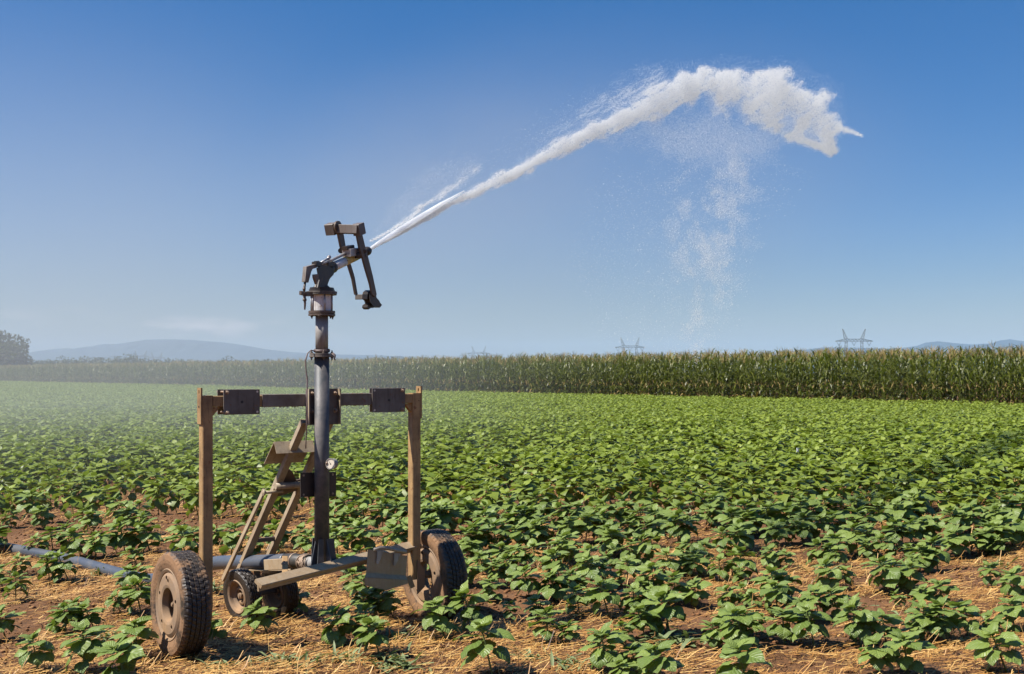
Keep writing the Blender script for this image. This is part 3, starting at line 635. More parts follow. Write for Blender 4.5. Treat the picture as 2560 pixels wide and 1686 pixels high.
# ------------------------------------------------------------------ pylons
def lattice(mb, p0, p1, w0, w1, n, t, wy=None):
    """a four-legged lattice mast from p0 to p1"""
    p0, p1 = Vector(p0), Vector(p1); C = []
    for i in range(n + 1):
        f = i / n; c = p0.lerp(p1, f); w = w0 + (w1 - w0) * f; C.append([c + Vector((sx * w / 2, sy * w / 2, 0)) for sx, sy in ((-1, -1), (1, -1), (1, 1), (-1, 1))])
    for i in range(n):
        for k in range(4):
            mb.beam(C[i][k], C[i + 1][k], t, t, (0.3, 1, 0.2), 0); mb.beam(C[i][k], C[i + 1][(k + 1) % 4], t * .6, t * .6, (0.3, 1, .2), 0)
def pylon_meshes():
    out = []
    for sx in (-1, 1):
        mb = MB(); lattice(mb, (sx * 6.9, 0, 0), (sx * 6.3, 0, 27.5), 3.2, 1.5, 9, .22); out.append(('tower_leg', mb, M['pylon']))
        mb = MB(); lattice(mb, (sx * 6.5, 0, 28.8), (sx * 9.2, 0, 37), 2.4, .35, 6, .20); out.append(('horn', mb, M['pylon']))
    mb = MB(); n = 22; xs = [-15 + 30 * i / n for i in range(n + 1)]
    top = lambda x: 28.8 if abs(x) < 7.5 else 28.8 - (abs(x) - 7.5) / 7.5 * 1.6
    for i in range(n):
        for yy in (-.6, .6):
            mb.beam((xs[i], yy, 27.0), (xs[i + 1], yy, 27.0), .3, .3, (0, 1, 0), 0); mb.beam((xs[i], yy, top(xs[i])), (xs[i + 1], yy, top(xs[i + 1])), .28, .28, (0, 1, 0), 0)
            mb.beam((xs[i], yy, 27.0 if i % 2 else top(xs[i])), (xs[i + 1], yy, top(xs[i + 1]) if i % 2 else 27.0), .17, .17, (0, 1, 0), 0)
    out.append(('cross_beam', mb, M['pylon']))
    for cx in (-12.2, 0, 12.2):
        mb = MB(); mb.tube([(cx - 1.9, 0, 27), (cx, 0, 23.4)], .16, 5); mb.tube([(cx + 1.9, 0, 27), (cx, 0, 23.4)], .16, 5); out.append(('insulator', mb, M['glass_disc']))
    return out
PM = []
first = True
PY = [(2135, 917, 0.0, 1.0, "nearest and tallest electricity pylon, two horns above the right half of the corn"), (1575, 1105, 0.0, .97, "second largest electricity pylon with two horns, behind the falling spray"),
      (1197, 1500, 0.0, 1.0, "faint pylon with two thin horns above the corn at the middle of the picture"), (1628, 1900, 0.0, 1.0, "small distant pylon just right of the horned pylon behind the spray"), (1705, 2050, 0.0, 1.0, "tiny distant pylon, second to the right of the horned pylon behind the spray"),
      (2290, 1600, .25, 1.0, "small distant pylon right of the tallest one, in front of the hill start"), (2392, 1700, .3, 1.0, "small distant pylon in front of the right-hand blue hills"), (2538, 1250, .35, .93, "pylon cut by the right picture edge, only its beam over the corn"),
      (352, 2000, 0, 1.1, "very faint pylon in front of the blue hill at left"), (392, 2150, 0, 1.1, "very faint pylon just right of another before the left hill")]
for u, d, rz, s, lab in PY:
    e = empty('electricity_pylon', ((u - CU) * d / F, d, 0)); e.rotation_euler = (0, 0, rz); e.scale = (s, s, s); tag(e, lab, 'pylon', 'electricity pylons on the horizon')
    if first:
        for nm, mb, m in pylon_meshes():
            o = mb.build(nm, m); o.parent = e; PM.append(o)
        first = False
    else:
        for src in PM:
            o = src.copy(); COL.objects.link(o); o.parent = e

# ================================================================== THE SPRINKLER CART
PH = R(36); E = Vector((math.cos(PH), math.sin(PH), 0)); NB = Vector((-math.sin(PH), math.cos(PH), 0)); UP = Vector((0, 0, 1)); FR = -NB
PL = Vector((-1.593, 5.92, 0)); PR = PL + E * 1.262
cart = empty('sprinkler_cart', (PL + PR) / 2)
tag(cart, 'wheeled irrigation cart with ochre portal frame, tall riser pipe and big-gun sprinkler, spraying', 'sprinkler cart')
def beam_pt(s, off=0.0, z=0.0): return PL + E * s + FR * off + UP * z
ZB = 1.302  # beam centre height
# posts
for side, base in ((-1, PL), (1, PR)):
    mb = MB(); mb.beam(base + UP * (0.225 if side < 0 else 0.245), base + UP * 1.333, 0.056, 0.056, E, 0.004)
    po = mb.build('post', M['post'], cart)
    lug = MB(); f = base + E * side * 0.0325; w = 0.026
    z0, z1 = 1.185, 1.373
    # flat lug with a slot: built around the hole
    hz0, hz1, hw = 1.343, 1.361, 0.006
    def rect(za, zb, a, b): lug.prism([f + FR * a + UP * za, f + FR * b + UP * za, f + FR * b + UP * zb, f + FR * a + UP * zb], E, 0.009)
    rect(z0, hz0, -w, w); rect(hz1, z1, -w, w); rect(hz0, hz1, -w, -hw); rect(hz0, hz1, hw, w)
    lug.build('lug', M['post'], cart)
    dk = MB(); dk.tube([f + E * side * 0.0046 + UP * 1.275, f + E * side * 0.0066 + UP * 1.275], 0.006, 12); dk.build('bolt_hole', M['black'], cart)
    # stub axle carrier at the foot
    mb = MB(); mb.tube([base + E * side * 0.028 + UP * 0.262, base + E * side * 0.16 + UP * 0.262], 0.021, 16)
    mb.prism([base + E * side * .0 + FR * .033 + UP * .36, base + E * side * .0 + FR * .033 + UP * .16, base + E * side * .05 + FR * .033 + UP * .20, base + E * side * .05 + FR * .033 + UP * .30], FR, .008)
    mb.build('axle', M['muddy'], cart)
# corner gussets
for s, sd in ((0.028, 1), (1.262 - 0.028, -1)):
    mb = MB(); a = beam_pt(s, 0, 1.272); mb.prism([a, a + E * sd * .045, a - UP * .05], FR, .03); mb.build('gusset', M['post'], cart)
# cross beam: outer stubs and thicker middle tubes
for sa, sb in ((0.0285, 0.36), (0.92, 1.233)):
    mb = MB(); mb.beam(beam_pt(sa, 0, ZB), beam_pt(sb, 0, ZB), .056, .056, UP); mb.build('beam_stub', M['post'], cart)
cb = MB(); cb.beam(beam_pt(0.30, 0, ZB), beam_pt(0.96, 0, ZB), .068, .068, UP)
r_ = random.Random(3)
for k in range(26):     # hanging drops and scale along the lower edge
    s = r_.uniform(.31, .57) if k % 2 else r_.uniform(.71, .95); cb.tube([beam_pt(s, .028, ZB - .033), beam_pt(s, .028, ZB - .033 - r_.uniform(.003, .007))], [.004, .0015], 6)
cb.build('cross_beam', M['beam'], cart)
# clamp plates with bolts, front and back
fn = FR; pp = beam_pt(0, .045, 0)
for (ua, ub, va, vb, bs) in ((559.4, 649.4, 974.2, 1036.5, -1), (931, 1012.6, 971, 1030.6, 1)):
    c = [onplane(u, v, pp, fn) for u, v in ((ua, vb), (ub, vb), (ub, va), (ua, va))]
    zc = sum(p.z for p in c) / 4; hh = (c[2].z - c[1].z) / 2; s0 = (c[0] - PL).dot(E); s1 = (c[1] - PL).dot(E)
    mb = MB(); mb.beam(beam_pt(s0, .042, zc), beam_pt(s1, .042, zc), .007, hh * 2, UP, .002); pt = mb.build('clamp_plate', M['plate'], cart)
    mb = MB(); bo = .0 if bs < 0 else .03; mb.beam(beam_pt(s0 + bo, -.042, zc), beam_pt(s1 + bo, -.042, zc), .007, hh * 2, UP, .002); mb.build('clamp_plate', M['plate'], cart)
    for sz in (-1, 1):
        mb = MB(); sx = s0 + .018 if bs < 0 else s1 - .018; p0 = beam_pt(sx, .0455, zc + sz * (hh - .013)); bolt(mb, p0, FR, .008, .011)
        mb.tube([p0 - FR * .01, p0 - FR * .135], .0055, 8); mb.build('bolt', M['wood'], cart)
        mb = MB(); sx = s1 - .014 if bs < 0 else s0 + .014; p0 = beam_pt(sx, .0456, zc + sz * (hh - .013)); mb.tube([p0, p0 + FR * .001], .006, 12); mb.build('open_hole', M['gauge_face'], cart)
    mb = MB(); p0 = beam_pt((s0 + s1) / 2, .0456, zc); mb.tube([p0, p0 + FR * .001], .0075, 12); mb.build('bolt_hole', M['black'], cart)

# riser
RX = Vector((-1.039, 6.215, 0))
def rz(v): return H - (v - HV) * RX.y / F
mb = MB(); mb.tube([RX + UP * rz(1412), RX + UP * rz(888)], .0405, 40); mb.build('riser_pipe', M['galv_dark'], cart)
mb = MB(); mb.tube([RX + UP * rz(884), RX + UP * rz(786)], .0345, 40); mb.build('riser_pipe', M['galv'], cart)
def disc(mb, v0, v1, r, seg=40): mb.lathe(RX, UP, [(rz(v0), .001), (rz(v0), r), (rz(v1), r), (rz(v1), .001)], seg)
mb = MB(); disc(mb, 893, 888.5, .068); disc(mb, 887.5, 884, .067)
fl = mb.build('pipe_flange', M['beam'], cart)
for k in range(4):
    mb = MB(); a = k * math.pi / 2 + .35; p = RX + Vector((math.cos(a), math.sin(a), 0)) * .056; bolt(mb, p + UP * rz(884), UP, .0075, .008); mb.tube([p + UP * rz(893), p + UP * rz(884)], .004, 8); bolt(mb, p + UP * rz(893), -UP, .0075, .008); mb.build('flange_bolt', M['brown'], fl)
mb = MB()   # wire wound above the flange, hanging down beside the bracket
for k, (rr, zz) in enumerate(((.041, 880), (.043, 877.5), (.040, 875))):
    mb.tube([RX + Vector((math.cos(t) * rr, math.sin(t) * rr, rz(zz) + .0025 * math.sin(t * 2 + k))) for t in np.linspace(0, 6.4, 40)], .0035, 6)
for off in (0, .006):
    mb.tube([P(785 + off * 300, 878, 6.17), P(778, 876, 6.15), P(769, 884, 6.13), P(763 + off * 200, 902, 6.12), P(765, 925, 6.12), P(769 - off * 200, 950, 6.12), P(768, 975, 6.11), P(766 + off * 300, 1000, 6.10), P(769, 1035, 6.10), P(768 - off * 200, 1058, 6.10), P(766, 1080, 6.11), P(765, 1100, 6.12), P(764.5, 1122, 6.12)], .0032, 6)
mb.tube([P(829, 884, 6.15), P(837, 890, 6.14), P(835, 897, 6.14), P(839, 901, 6.14)], .003, 6); mb.tube([P(832, 882, 6.15), P(839, 888, 6.15), P(836, 900, 6.15)], .003, 6)
mb.build('tie_wire', M['wire'], cart)
# centre bracket holding the riser on the beam
mb = MB(); zc0, zc1 = 1.165, 1.365
mb.beam(beam_pt(.55, .037, (zc0 + zc1) / 2), beam_pt(.745, .037, (zc0 + zc1) / 2), .007, zc1 - zc0, UP, .002); br_ = mb.build('centre_bracket', M['plate'], cart)
for s, w in ((.552, .030), (.618, .030), (.742, .028)):
    mb = MB(); mb.beam(beam_pt(s, .0405 + w / 2, (zc0 + zc1) / 2), beam_pt(s + .006, .0405 + w / 2, (zc0 + zc1) / 2), w, zc1 - zc0 - .004, UP, .001); mb.build('bracket_web', M['rail'], br_)
for s in (.585, .725):
    for z in (1.34, 1.243):
        mb = MB(); bolt(mb, beam_pt(s, .041, z), FR, .009, .016); mb.build('bolt', M['wood'], cart)
mb = MB(); mb.beam(beam_pt(.655, .0405, 1.30), beam_pt(.655, .075, 1.30), .05, .03, UP); mb.beam(beam_pt(.655, .0405, 1.2), beam_pt(.655, .075, 1.2), .05, .03, UP); mb.build('riser_clamp', M['beam'], cart)
# lower mounting plate
q0 = RX + NB * .045
c = [onplane(u, v, q0, FR) for u, v in ((751, 1243), (839.5, 1241), (839.5, 1180), (751, 1182))]
mb = MB(); mb.prism(c, FR, .008); lp = mb.build('mounting_plate', M['dark'], cart)
mb = MB()
for u, v in ((759, 1189), (759, 1237), (832, 1187), (832, 1234)):
    p = onplane(u, v, q0 + FR * .005, FR); mb.tube([p, p + FR * .002], .006, 12)
mb.build('bolt_hole', M['wood'], lp)
# pressure gauge
gp = P(829, 1160, 6.17); gd = Vector((-.42, -.9, .06)).normalized()
mb = MB(); mb.lathe(gp, gd, [(-.026, .001), (-.026, .026), (-.022, .0285), (.006, .0285), (.010, .031), (.013, .031), (.013, .026)], 32); ga = mb.build('pressure_gauge', M['galv'], cart)
mb = MB(); mb.tube([gp + gd * .0085, gp + gd * .0105], .0262, 32); mb.build('gauge_face', M['gauge_face'], ga)
mb = MB(); mb.tube([gp + gd * .011, gp + gd * .0125], .003, 8); mb.beam(gp + gd * .012, gp + gd * .012 + Vector((-.008, 0, .014)), .0015, .0015); mb.build('pointer', M['black'], ga)
mb = MB(); mb.tube([gp - gd * .01 - Vector((.02, 0, 0)), RX + Vector((.02, -.02, rz(1158)))], .008, 10); mb.tube([gp + Vector((-.03, -.0, .004)), gp + Vector((-.022, 0, .003))], .007, 8); mb.build('gauge_fitting', M['wood'], ga)
# gusseted foot of the riser
mb = MB(); zt, zb = rz(1346), rz(1419)
for k, (ax, wid) in enumerate(((Vector((.8, -.6, 0)), 1.0), (Vector((-.75, -.66, 0)), .7))):
    ax.normalize(); nn = ax.cross(UP); mb.prism([RX + ax * .038 + UP * zt, RX + ax * (.042 + .045 * wid) + UP * (zb + .0), RX + ax * .0 + UP * zb, RX + UP * zt], nn, .007)
mb.prism([RX + E * a_ + NB * .036 * -1 + UP * z for a_, z in ((-.046, zb), (.075, zb), (.052, zt), (-.036, zt))], FR, .007)
mb.prism([RX + E * a_ + NB * .040 + UP * z for a_, z in ((-.046, zb), (.075, zb), (.052, zt), (-.036, zt))], FR, .007)
mb.beam(RX + UP * (zb - .004) - E * .06, RX + UP * (zb - .004) + E * .085, .10, .008, UP); mb.build('riser_foot', M['galv_dark'], cart)

# low transverse bar
BA = P(645, 1460, 5.77); BB = P(1046, 1360, 6.69)
mb = MB(); mb.beam(BA, BB, .058, .022, Vector((.42, -.31, .85)), .003); mb.beam(BA - UP * .022, BB - UP * .022, .012, .034, UP, .002); mb.build('low_bar', M['rail'], cart)
# hose cradle and strap
mb = MB(); a = P(716, 1410, 6.16); b = P(662, 1413, 6.36); mb.beam(a, b, .010, .060, UP); mb.build('hose_cradle', M['rail'], cart)
mb = MB(); mb.beam(P(712.5, 1392, 6.12), P(712.5, 1455, 5.91), .008, .030, (1, .35, 0)); mb.build('strap', M['post'], cart)
mb = MB(); bolt(mb, P(711, 1409, 6.06), (-.5, -.85, 0), .009, .012); mb.build('bolt', M['wood'], cart)
# inlet pipe from riser foot back to the hose
I0 = RX + UP * .405; I1 = P(735, 1402, 6.42); I2 = P(640, 1406, 6.68); I3 = P(540, 1408, 7.1)
mb = MB(); mb.tube([I0, I0.lerp(I1, .55)], .034, 28); mb.build('inlet_pipe', M['galv'], cart)
mb = MB(); mb.tube([I0.lerp(I1, .45), I1, I1.lerp(I2, .35)], [.041, .041, .041], 28); mb.build('rubber_sleeve', M['rubber'], cart)
mb = MB()
for f, rr in ((.50, .0435), (.62, .0435), (.97, .043)):
    c0 = I0.lerp(I1, f); ax = (I1 - I0).normalized(); mb.tube([c0 - ax * .006, c0 + ax * .006], rr, 28)
for k in range(14):
    rr = .043 + r_.uniform(0, .004); c0 = I0.lerp(I1, r_.uniform(.42, .60)); ax = (I1 - I0).normalized(); x_ = ax.cross(UP).normalized(); y_ = x_.cross(ax); t0 = r_.uniform(0, 3)
    mb.tube([c0 + ax * (.02 * math.sin(t * 1.3 + k)) + (x_ * math.cos(t + t0) + y_ * math.sin(t + t0)) * rr for t in np.linspace(0, 4, 14)], .0035, 5)
mb.build('hose_clamp', M['wood'], cart)
# bracing rails down to the small wheels
TA = P(757, 1064, 6.27); TA = TA + (TA - P(598, 1432, 6.79)).normalized() * .03; BO = P(598, 1432, 6.79); OFF = E * .155
mb = MB(); mb.beam(TA, BO, .042, .034, E.cross(BO - TA), .003); mb.build('brace_rail', M['rail'], cart)
mb = MB(); mb.beam(TA + OFF + (BO - TA) * .0, BO + OFF, .042, .034, E.cross(BO - TA), .003); mb.build('brace_rail', M['rail'], cart)
S0 = P(661, 1226, 6.42); S1_ = P(557, 1450, 6.62)
mb = MB(); mb.beam(S0, S1_, .014, .030, E.cross(S1_ - S0), .002); mb.build('brace_strap', M['rail'], cart)
mb = MB(); a = P(662, 1232, 6.42); mb.tube([a - E * .015, a + E * .11], .009, 10); mb.tube([a - E * .012 , a - E * .002], .017, 12); mb.build('brace_pin', M['rail'], cart)
mb = MB(); a = TA.lerp(BO, .775); mb.beam(a + E * .018, a + OFF - E * .018, .016, .026, UP); mb.build('rung', M['brown'], cart)
a = TA.lerp(BO, .405)
mb = MB(); a1 = a - E * .005 + FR * .035; mb.tube([a1 - E * .02, a1 + E * .20], .019, 20); cp = mb.build('cross_pipe', M['rail'], cart)
mb = MB(); dn = (BO - TA).normalized()
mb.prism([a + E * .022 - dn * .13, a + OFF * .4 - dn * .10, a + E * .13, a + E * .022 + dn * .03], E.cross(dn), .006); mb.prism([a + E * .022 - dn * .02, a + E * .132 - dn * .04, a + E * .132 + dn * .05, a + E * .022 + dn * .09], E.cross(dn), .007)
mb.build('brace_gusset', M['brown'], cart)
# folded sheet across the rails
t0 = P(685, 1106, 6.30); Lr = .235; fd = (FR * .035 - UP * .062); bd = (NB * .135 - UP * .130)
mb = MB()
def sheet(mb, a, d, L, th, ax=E):
    n = d.cross(ax).normalized(); mb.prism([a, a + d, a + d + ax * L, a + ax * L], n, th)
sheet(mb, t0, fd, Lr, .004); sheet(mb, t0 + NB * .001 + UP * .001, bd, Lr, .004); mb.build('folded_sheet', M['rail'], cart)
# bent scraper plate beside the far wheel
sp0 = beam_pt(1.13, .22, 0)
c = [onplane(u, v, sp0, FR) for u, v in ((920, 1374), (1018, 1390), (1014, 1440), (916, 1432))]
lo = [c[3] + FR * .035 - UP * .055, c[2] + FR * .035 - UP * .045]; lo2 = None
mb = MB(); mb.prism([c[0], c[1], c[2], c[3]], FR, .005); mb.prism([c[3], c[2], c[2] + FR * .022 - UP * .022, c[3] + FR * .022 - UP * .022 - E * .022], FR + UP, .005)
kk = [c[3] + FR * .022 - UP * .022 - E * .022, c[2] + FR * .022 - UP * .022]; mb.prism([kk[0], kk[1], kk[1] - UP * .018, kk[1].lerp(kk[0], .5) - UP * .062, kk[0] - UP * .042], FR, .005)
scr = mb.build('scraper_plate', M['rail'], cart)
mb = MB(); q1 = sp0 + FR * .012
for (uu, vv) in (((950, 1376), (943, 1411)), ((992, 1383), (985, 1415))):
    mb.prism([onplane(uu[0] - 7, uu[1], q1, FR), onplane(uu[0] + 9, uu[1] + 1, q1, FR), onplane(uu[0] + 1, uu[1] + 22, q1, FR), onplane(vv[0] + 2, vv[1], q1, FR), onplane(vv[0] - 2, vv[1] - 2, q1, FR), onplane(uu[0] - 7, uu[1] + 15, q1, FR)], FR, .006)
mb.tube([onplane(u, v, q1 + NB * .005, FR) for u, v in ((934, 1374), (950, 1370), (972, 1371), (990, 1376), (1016, 1380))], [.008, .011, .012, .010, .008], 8)
mb.build('tied_tape', M['cloth'], scr)
mb = MB(); mb.beam(P(1020, 1441, 6.56), P(1031, 1470, 6.56), .01, .036, E); mb.build('foot_tab', M['post'], cart)

# wheels ------------------------------------------------------------
def wheel_meshes(RT, WT, RR, seg, wet=False):
    hw = WT / 2; nb = 5
    prof = [(-hw * .62, RR), (-hw * .86, RR + .010), (-hw * .98, RR + (RT - RR) * .42), (-hw, RR + (RT - RR) * .60), (-hw * .95, RT * .945), (-hw * .86, RT * .972), (-hw * .80, RT * .985)]
    g = .0055
    tr = []
    for k in range(nb):
        a = -hw * .78 + k * (hw * 1.56 / nb); b = a + hw * 1.56 / nb; cr = 1 - .012 * abs((a + b) / 2 / hw) ** 2
        tr += [(a + .002, RT * cr), (b - .004, RT * cr), (b - .0035, RT * cr - g), (b - .0005, RT * cr - g)]
    prof = prof + tr[:-2] + [(-h, r) for h, r in prof[::-1]]; n0 = 7; n1 = len(prof) - 7
    def mod(k, j, r, h):
        blk = ((j + (2 if h > 0 else 0) + int(abs(h) * 60)) % 4) == 0
        if n0 - 2 <= k < n1 + 2 and blk and r > RT * .95: r -= g * .6
        if 1 < k < 4 or n1 + 3 < k: r += 0
        r += .0012 * math.sin(j * 1.7 + k)
        return r, h
    mb = MB(); mb.lathe((0, 0, 0), (1, 0, 0), prof, seg, mod=mod); mb.build
    ty = mb
    # rim: barrel, flanges, dished disc with a wide centre hole near the outer (-x) side
    bw = hw * .78; rm = MB()
    rm.lathe((0, 0, 0), (1, 0, 0), [(-bw - .006, RR + .013), (-bw - .010, RR + .008), (-bw - .004, RR - .004), (-bw + .012, RR - .010), (-bw + .03, RR - .030), (bw - .02, RR - .022), (bw - .006, RR - .006), (bw + .006, RR + .012), (bw + .002, RR + .014), (bw - .012, RR - .002), (bw - .026, RR - .017), (-bw + .034, RR - .024), (-bw + .016, RR - .004), (-bw, RR + .010)], 64)
    return ty, rm
def bake_bool(base_mb, cutters):
    """cut real holes and return the finished mesh"""
    o = base_mb.build('tmp', None); cut = MB()
    for a, b, r in cutters: cut.tube([a, b], r, 20)
    c = cut.build('tmpc', None); md = o.modifiers.new('b', 'BOOLEAN'); md.operation = 'DIFFERENCE'; md.solver = 'EXACT'; md.object = c
    dg = bpy.context.evaluated_depsgraph_get(); me = bpy.data.meshes.new_from_object(o.evaluated_get(dg)); bpy.data.objects.remove(o); bpy.data.objects.remove(c); return me
def add_wheel(name, loc, ax, RT, WT, RR, tmat, rmat, flip, camber=0.0, parent=cart, disc_r=None, seg=216):
    ty, rm = wheel_meshes(RT, WT, RR, seg)
    x = Vector(ax).normalized(); z = UP - x * x.dot(UP); z.normalize(); z = (Matrix.Rotation(camber, 3, z.cross(x)) @ z); x = (Matrix.Rotation(camber, 3, UP.cross(x)) @ x); y = z.cross(x)
    Mx = Matrix((x, y, z)).transposed().to_4x4(); Mx.translation = Vector(loc)
    w = empty('wheel', (0, 0, 0)); w.name = name; w.parent = parent; w.matrix_parent_inverse = Matrix.Translation(parent.location).inverted(); w.matrix_basis = Mx
    def put(mb, nm, m):
        o = mb.build(nm, m) if isinstance(mb, MB) else link(nm, mb, m); o.parent = w; return o
    put(ty, 'tyre', tmat); put(rm, 'rim', rmat)
    hw = WT / 2; bw = hw * .78; dz = -bw + .020; hr = disc_r or RR * .47
    dm = MB(); RRi = RR - .018
    if RT > .2:
        dz = -hw + .006; RRi = RR + .001
        dm.lathe((0, 0, 0), (1, 0, 0), [(dz + .060, RRi - .004), (dz + .022, RRi - .006), (dz + .008, RRi - .012), (dz, RRi - .026), (dz - .001, hr + .02), (dz + .003, hr + .006), (dz + .032, hr), (dz + .037, hr), (dz + .012, hr + .010), (dz + .005, hr + .022), (dz + .006, RRi - .030), (dz + .014, RRi - .018), (dz + .026, RRi - .012), (dz + .062, RRi - .010), (dz + .060, RRi - .004)], 64)
    else:
        dm.lathe((0, 0, 0), (1, 0, 0), [(dz + .026, RRi - .001), (dz + .006, RRi - .016), (dz - .004, RRi - .030), (dz - .002, hr + .02), (dz + .004, hr + .004), (dz + .028, hr), (dz + .033, hr), (dz + .010, hr + .009), (dz + .004, hr + .022), (dz + .002, RRi - .030), (dz + .012, RRi - .019), (dz + .032, RRi - .001), (dz + .026, RRi - .001)], 64)
    rb = (hr + RRi) / 2 - .004; cuts = [(Vector((dz - .03, rb * math.cos(t), rb * math.sin(t))), Vector((dz + .035, rb * math.cos(t), rb * math.sin(t))), .0115) for t in (k * 2 * math.pi / 5 + .35 for k in range(5))]
    if RT > .2:
        cuts.append((Vector((dz - .03, 0.02, RRi - .038)), Vector((dz + .02, 0.02, RRi - .038)), .012))
        try: me = bake_bool(dm, cuts)
        except Exception as ex: print('bool', ex); me = dm
        o = put(me, 'rim_disc', rmat)
    else: put(dm, 'rim_disc', rmat)
    hb = MB(); hb.tube([(-bw * .2, 0, 0), (hw * .9, 0, 0)], hr * .55, 24); hb.tube([(-bw * .65, 0, 0), (-bw * .2, 0, 0)], .016 if RT > .2 else .018, 16); hb.tube([(-bw * .8, 0, 0), (-bw * .65, 0, 0)], .010, 6)
    hb.lathe((0, 0, 0), (1, 0, 0), [(bw * .3, .001), (bw * .3, hr * 1.05), (bw * .42, hr * 1.05), (bw * .42, .001)], 32)
    put(hb, 'hub', rmat)
    return w
HUBZ = .266
WL = PL - E * .135 + UP * HUBZ; WR_ = PR + E * .135 + UP * (HUBZ - .012)
add_wheel('wheel', WL, E, .268, .150, .172, M['tyre'], M['muddy'], 1, 0.02)
add_wheel('wheel', WR_, E, .268, .150, .172, M['tyre'], M['muddy'], 1, -0.02)
SWN = P(606, 1488, 6.62); SWN.z = .156; SWF = SWN + E * .24 + NB * .02
for c in (SWN, SWF):
    ws = add_wheel('wheel', c, Vector((math.cos(R(44)), math.sin(R(44)), 0)), .158, .082, .088, M['tyre_wet'], M['muddy'], 1, -.10, disc_r=.03, seg=96)
mb = MB(); mb.tube([SWN + E * .02, SWF - E * .01], .014, 14); mb.beam(SWN.lerp(SWF, .5), I2 - UP * .03, .03, .03, E); mb.beam(BO + UP * .02, SWN + E * .06, .03, .03, E); mb.build('small_axle', M['plate'], cart)
mb = MB(); mb.beam(I2 - UP * .045, I1 - UP * .05, .05, .012, UP); mb.beam(I2 + (I2 - I1) * .5 - UP * .045, I2 - UP * .045, .05, .012, UP); mb.build('hose_tray', M['rail'], cart)

# ------------------------------------------------------------------ swivel, gun and arms
mb = MB(); disc(mb, 790, 785.5, .0735, 48); disc(mb, 784, 778, .0725, 48); lf = mb.build('swivel_flange', M['brown'], cart)
mb = MB(); disc(mb, 778, 738.5, .0595, 48); hs = mb.build('bearing_housing', M['white'], cart)
for a in (-2.55, -2.3, -1.15, -.35, 1.2, 2.4): mb = MB(); p = RX + Vector((math.cos(a), math.sin(a), 0)) * .0625; mb.tube([p + UP * rz(778), p + UP * rz(738)], .0042, 8); mb.build('tie_rod', M['alu'], hs)
for a in (-2.4, -1.6, -.6, .6, 2.0): mb = MB(); p = RX + Vector((math.cos(a), math.sin(a), 0)) * .064; bolt(mb, p + UP * rz(790), -UP, .008, .008); mb.build('flange_bolt', M['brown'], lf)
mb = MB(); disc(mb, 738, 734.5, .081, 48); disc(mb, 734, 729.5, .083, 48)
uf = mb.build('swivel_flange', M['plate'], cart)
mb = MB(); disc(mb, 729, 724.5, .070, 48); disc(mb, 724, 720, .066, 48); mb.build('swivel_ring', M['dark'], cart)
PSI = R(64); GA = Vector((math.cos(PSI), math.sin(PSI), 0)); GT = Vector((math.sin(PSI), -math.cos(PSI), 0))
def Z1(x, y): return 720 + x / 5.223, 520 + y / 5.223
def gpt(x, y, t=0.0): u, v = Z1(x, y); return onplane(u, v, RX + GT * t, GT)
gun = empty('sprinkler_gun', (0, 0, 0)); gun.parent = cart; gun.matrix_parent_inverse = Matrix.Translation(cart.location).inverted()
def gb(mb, name, m): return mb.build(name, m, gun)
# elbow: flared foot, rising and curving into the barrel
mb = MB(); el = [gpt(440, 1050), gpt(440, 1010), gpt(442, 950), gpt(452, 890), gpt(480, 840), gpt(530, 802), gpt(590, 770)]
mb.tube(el, [.052, .033, .029, .030, .033, .034, .031], 28); gb(mb, 'elbow', M['dark'])
mb = MB()
for t in (.032, -.032): mb.prism([gpt(x, y, t) for x, y in ((380, 1040), (404, 940), (390, 860), (378, 790), (440, 745), (540, 768), (592, 810), (590, 870), (540, 925), (514, 990), (508, 1040))], GT, .008)
mb.prism([gpt(x, y, 0.0) for x, y in ((350, 1040), (385, 920), (400, 1040))], GT, .01); gb(mb, 'elbow_cheek', M['dark'])
nz = gpt(1045, 560); b0 = gpt(560, 785); bdir = (nz - b0).normalized()
mb = MB(); mb.tube([b0, b0.lerp(nz, .34)], [.027, .0255], 28); gb(mb, 'barrel', M['white'])
mb = MB(); mb.tube([b0.lerp(nz, .34), b0.lerp(nz, .66)], [.0255, .0245], 28); gb(mb, 'barrel_band', M['yellow'])
mb = MB(); mb.tube([b0.lerp(nz, .66), b0.lerp(nz, .9)], [.024, .021], 28); gb(mb, 'nozzle_body', M['brown'])
mb = MB(); mb.tube([b0.lerp(nz, .90), b0.lerp(nz, .94), b0.lerp(nz, .985), b0.lerp(nz, 1.02)], [.020, .0265, .0265, .022], 28); gb(mb, 'nozzle_ring', M['dark'])
mb = MB(); mb.tube([b0.lerp(nz, -.02), b0.lerp(nz, .05)], .033, 28); mb.tube([b0.lerp(nz, -.10), b0.lerp(nz, -.045)], .035, 28); gb(mb, 'barrel_flange', M['dark'])
# drive block on the barrel
mb = MB(); mb.beam(gpt(765, 590, .012), gpt(905, 575, .012), .058, .046, UP, .004); gb(mb, 'drive_block', M['alu'])
mb = MB(); mb.beam(gpt(735, 530, .005), gpt(830, 510, .005), .04, .022, UP, .004); mb.beam(gpt(725, 560, -.03), gpt(900, 640, -.02), .02, .03, UP); mb.tube([gpt(690, 560, -.05), gpt(690, 560, -.035)], .016, 16)
mb.tube([gpt(880, 620, .03), gpt(1000, 620, .055)], .018, 14); mb.tube([gpt(915, 560, -.05), gpt(1000, 570, .07)], .012, 12); gb(mb, 'drive_hub', M['dark'])
